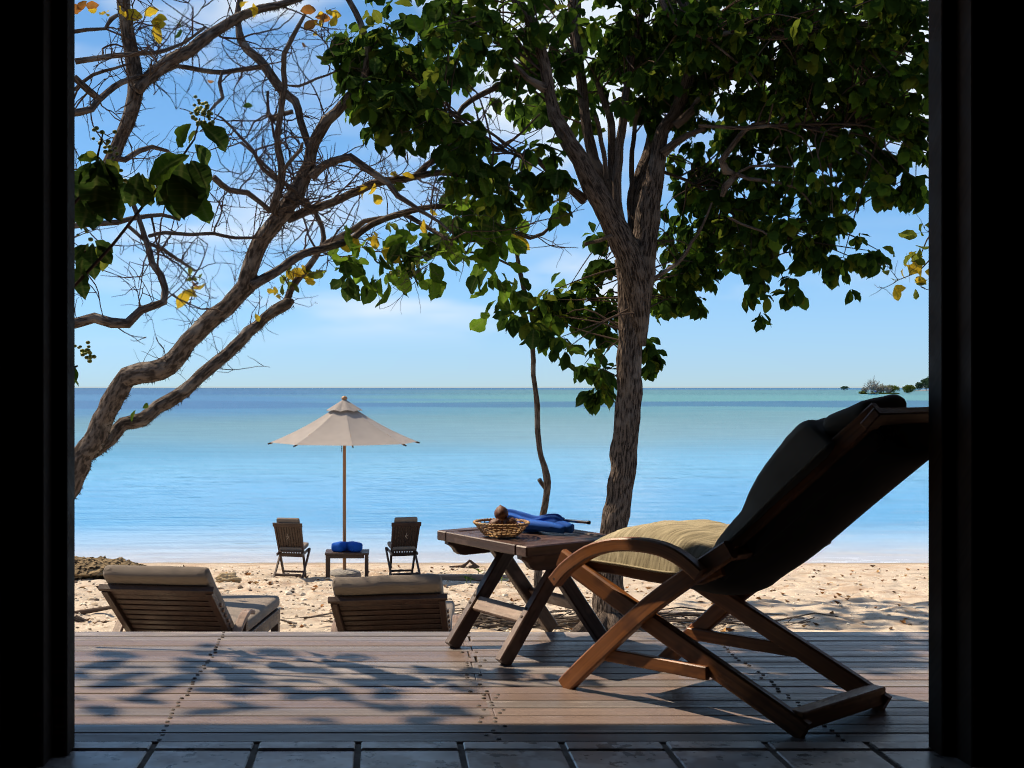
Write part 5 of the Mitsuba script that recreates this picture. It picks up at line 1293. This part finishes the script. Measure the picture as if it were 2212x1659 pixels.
yb = thing('leafy_branch', 'thin branch with a few yellow leaves hanging in at the right of the doorway', 'branch')
s1 = limb(yb, 'stem', 'P', [(2080, 480, 4), (2010, 560, 3), (1985, 585, 2.5), (1940, 605, 1.5)], 8.0, 8.0, 'twig_bark', 6, seed=140, wob=.01)
s2 = limb(yb, 'stem', 'P', [(2080, 420, 4), (2000, 520, 3), (1985, 560, 2), (1990, 620, 1.5)], 8.0, 8.0, 'twig_bark', 6, seed=141, wob=.01)
part(yb, 'twigs', twig_mesh(twig_set([s1, s2], 10, gr_, (.1, .3), .003, 1)), 'twig_bark', True, kind='stuff')
for px, py, L, mat in ((1975, 510, .12, 'leaf_olive'), (1972, 530, .12, 'leaf_olive'), (1985, 545, .14, 'leaf_olive'), (1995, 560, .15, 'leaf_yellow'), (1996, 590, .15, 'leaf_yellow'), (1968, 560, .10, 'leaf_olive'), (1958, 580, .09, 'leaf_yellow'), (1926, 618, .10, 'leaf_yellow'), (1926, 600, .08, 'leaf_olive'), (1970, 605, .09, 'leaf_yellow'), (1982, 612, .08, 'leaf_olive'), (1990, 480, .12, 'leaf_olive')):
    for q in range(2):
        W = np.eye(4); W[:3, :3] = leaf_frames(np.zeros((1, 3)), (gr_.normal(size=3) * .6 - UPZ * .5)[None], gr_.normal(size=3)[None])[0] * L; W[:3, 3] = at(px, py, 8.0) + gr_.normal(size=3) * .02
        part(yb, 'leaf', LEAVES[gr_.integers(8)], mat, True, world=T(W))

# ------------------------------------------------------------------ islets on the reef, far off
ir = np.random.default_rng(71)


def clump(c, size, n, leaf, r, flat=.6):
    """a far crown: leaf clumps through its volume"""
    V, F, nv = [], [], 0
    for q in range(n):
        v = r.normal(size=3); v = v / np.linalg.norm(v) * r.random() ** .4
        v[2] = abs(v[2]) if r.random() < flat else v[2]
        p = c + v * size
        a = unit(r.normal(size=3)); b = unit(np.cross(a, r.normal(size=3))); s = leaf * r.uniform(.6, 1.3)
        V += [p - a * s, p + b * s * .6, p + a * s, p - b * s * .6]; F += [[nv, nv + 1, nv + 2], [nv, nv + 2, nv + 3]]; nv += 4
    return M(V, F)


def sea_pt(px, D): return np.array([(px - CX) / W_PX * D, D, SEA_Z])


isl = thing('islet', 'low mangrove covered islet far out on the reef', 'islet'); labels[isl] = {'label': 'low sandy islet with scrub far out on the reef', 'kind': 'structure'}
c0 = sea_pt(1900, 584)
put(isl, lump(c0, (10.5, 3.0, .8), 4, 3, .3, 4), 'far_green', True)


def far_tree(label, c, h, rx, mat, seed, bare=False, name='tree', n=500, low=.35, sz=.42):
    t_ = thing(name, label, 'tree' if name == 'tree' else 'shrub'); r = np.random.default_rng(seed)
    part(t_, 'trunk', tube([c + (0, 0, -.4), c + (.1, 0, h * .25), c + (.15, 0, h * .45)], [h * .03, h * .024, h * .015], 7), 'far_grey', True)
    if bare:
        br = []
        for q in range(34):
            a = r.uniform(-1.1, 1.1); b = r.uniform(-.5, .5); L = h * r.uniform(.55, .9) * (1 - .25 * abs(a)); d = unit([math.sin(a), b, math.cos(a)])
            o = c + UPZ * h * r.uniform(.05, .25); e = o + d * L; mid = (o + e) / 2 + r.normal(size=3) * .25
            br.append(tube([o, mid, e], [.15, .11, .05], 4))
            for w in range(4):
                s = o + (e - o) * r.uniform(.4, .95); br.append(tube([s, s + unit(d + r.normal(size=3) * .6) * L * .22], [.08, .04], 3))
        part(t_, 'branches', join(br), 'far_grey', True)
        part(t_, 'crown', clump(c + UPZ * h * .55, np.array([rx, rx * .6, h * .45]), n if n != 500 else 170, .24, r, .5), 'far_haze')
    else:
        part(t_, 'crown', clump(c + UPZ * h * .55, np.array([rx, rx * .7, h * .45]), n, sz, r, low), mat)
    return t_


far_tree('tall bare grey tree on the reef islet', sea_pt(1885, 584) + (0, 0, .3), 7.9, 4, None, 1, True)
far_tree('half bare grey shrub on the near side of the tall bare tree on the islet', sea_pt(1868, 583) + (0, 0, .2), 3.4, 2, None, 2, True, 'shrub')
far_tree('grey green mangrove shrub just right of the tall bare tree on the islet', sea_pt(1903, 585) + (0, 0, .2), 5.0, 3.2, None, 3, True, 'shrub')
far_tree('dull green mangrove shrub in the middle of the islet', sea_pt(1908, 586) + (0, 0, .2), 4.8, 3.4, 'far_green', 4, False, 'shrub', 150)
far_tree('bare grey mangrove shrub in the middle of the islet', sea_pt(1918, 583) + (0, 0, .2), 4.2, 3.0, None, 9, True, 'shrub')
far_tree('green mangrove shrub at the right end of the islet', sea_pt(1930, 585) + (0, 0, .2), 4.2, 3.4, 'far_green', 5, False, 'shrub', 420)
far_tree('tangled grey mangrove shrub behind the boat on the islet', sea_pt(1893, 588) + (0, 0, .2), 4.6, 3.2, None, 13, True, 'shrub', 260)
far_tree('greyish mangrove shrub between the middle and the right end of the islet', sea_pt(1924, 587) + (0, 0, .2), 4.6, 3.2, None, 14, True, 'shrub', 300)
far_tree('low green shrub at the left end of the islet', sea_pt(1862, 582) + (0, 0, .1), 1.2, 1.8, 'far_green', 6, False, 'shrub', 120)
far_tree('round bright green mangrove standing alone in the water right of the islet', sea_pt(1964, 600), 4.6, 3.5, 'far_green', 7, False, 'tree', 900, .45, .42)
far_tree('small dark green tree alone on the horizon left of the islet', sea_pt(1825, 1200), 5.0, 4.6, 'far_dark', 8, False, 'tree', 420, .7, .55)
far_tree('dark headland tree lowest of the group on the horizon', sea_pt(1985, 1260), 9.5, 4.0, 'far_dark', 10, False, 'tree', 500, .4, .8)
far_tree('tall dark headland tree next to the doorway edge on the horizon', sea_pt(2001, 1260), 14.0, 6.5, 'far_dark', 11, False, 'tree', 900, .4, .9)
far_tree('tallest dark headland tree, mostly hidden by the doorway edge', sea_pt(2014, 1250), 17.0, 7.0, 'far_dark', 12, False, 'tree', 900, .4, .9)
hd = thing('headland', '', 'x'); labels[hd] = {'label': 'low dark wooded headland on the horizon at the doorway edge', 'kind': 'structure'}
put(hd, lump(sea_pt(2020, 1270), (22, 8, 1.2), 5, 2, .3, 3), 'far_grey', True)
bo = thing('boat', 'small pale turquoise boat with a white and blue awning moored at the islet', 'boat')
bc_ = sea_pt(1886, 500)
L_b = 4.8; t = np.linspace(-1, 1, 21); wd = .62 * np.sqrt(np.clip(1 - np.abs(t) ** 2.6, 0, 1)) + .01
sec = np.linspace(0, np.pi, 9); V = []
for tt, w_ in zip(t, wd):
    for s in sec: V.append(bc_ + (tt * L_b / 2, math.cos(s) * w_, .42 - .55 * math.sin(s) ** .8 + .22 * tt ** 4))
i, j = np.meshgrid(np.arange(20), np.arange(8), indexing='ij'); a = (i * 9 + j).ravel()
part(bo, 'hull', M(V, np.stack([a, a + 9, a + 10, a + 1], 1)), 'boat_paint', True)
part(bo, 'awning', join([cbox(2.6, 1.3, .06, .02).xf([[1, 0, 0], [0, 1, 0], [-.06, 0, 1]], bc_ + (-.2, 0, 2.05))]), 'white_paint')
part(bo, 'side_cloth', cbox(.9, .05, .75, .01).xf(None, bc_ + (.72, -.6, 1.55)), 'blue_tarp')
for q in (-1.3, .95):
    for s in (-.55, .55): part(bo, 'post', tube([bc_ + (q, s, .3), bc_ + (q, s, 2.05)], .04, 6), 'white_paint')
part(bo, 'cabin', cbox(1.2, .7, .5, .05).xf(None, bc_ + (.2, 0, .62)), 'dark_teak')
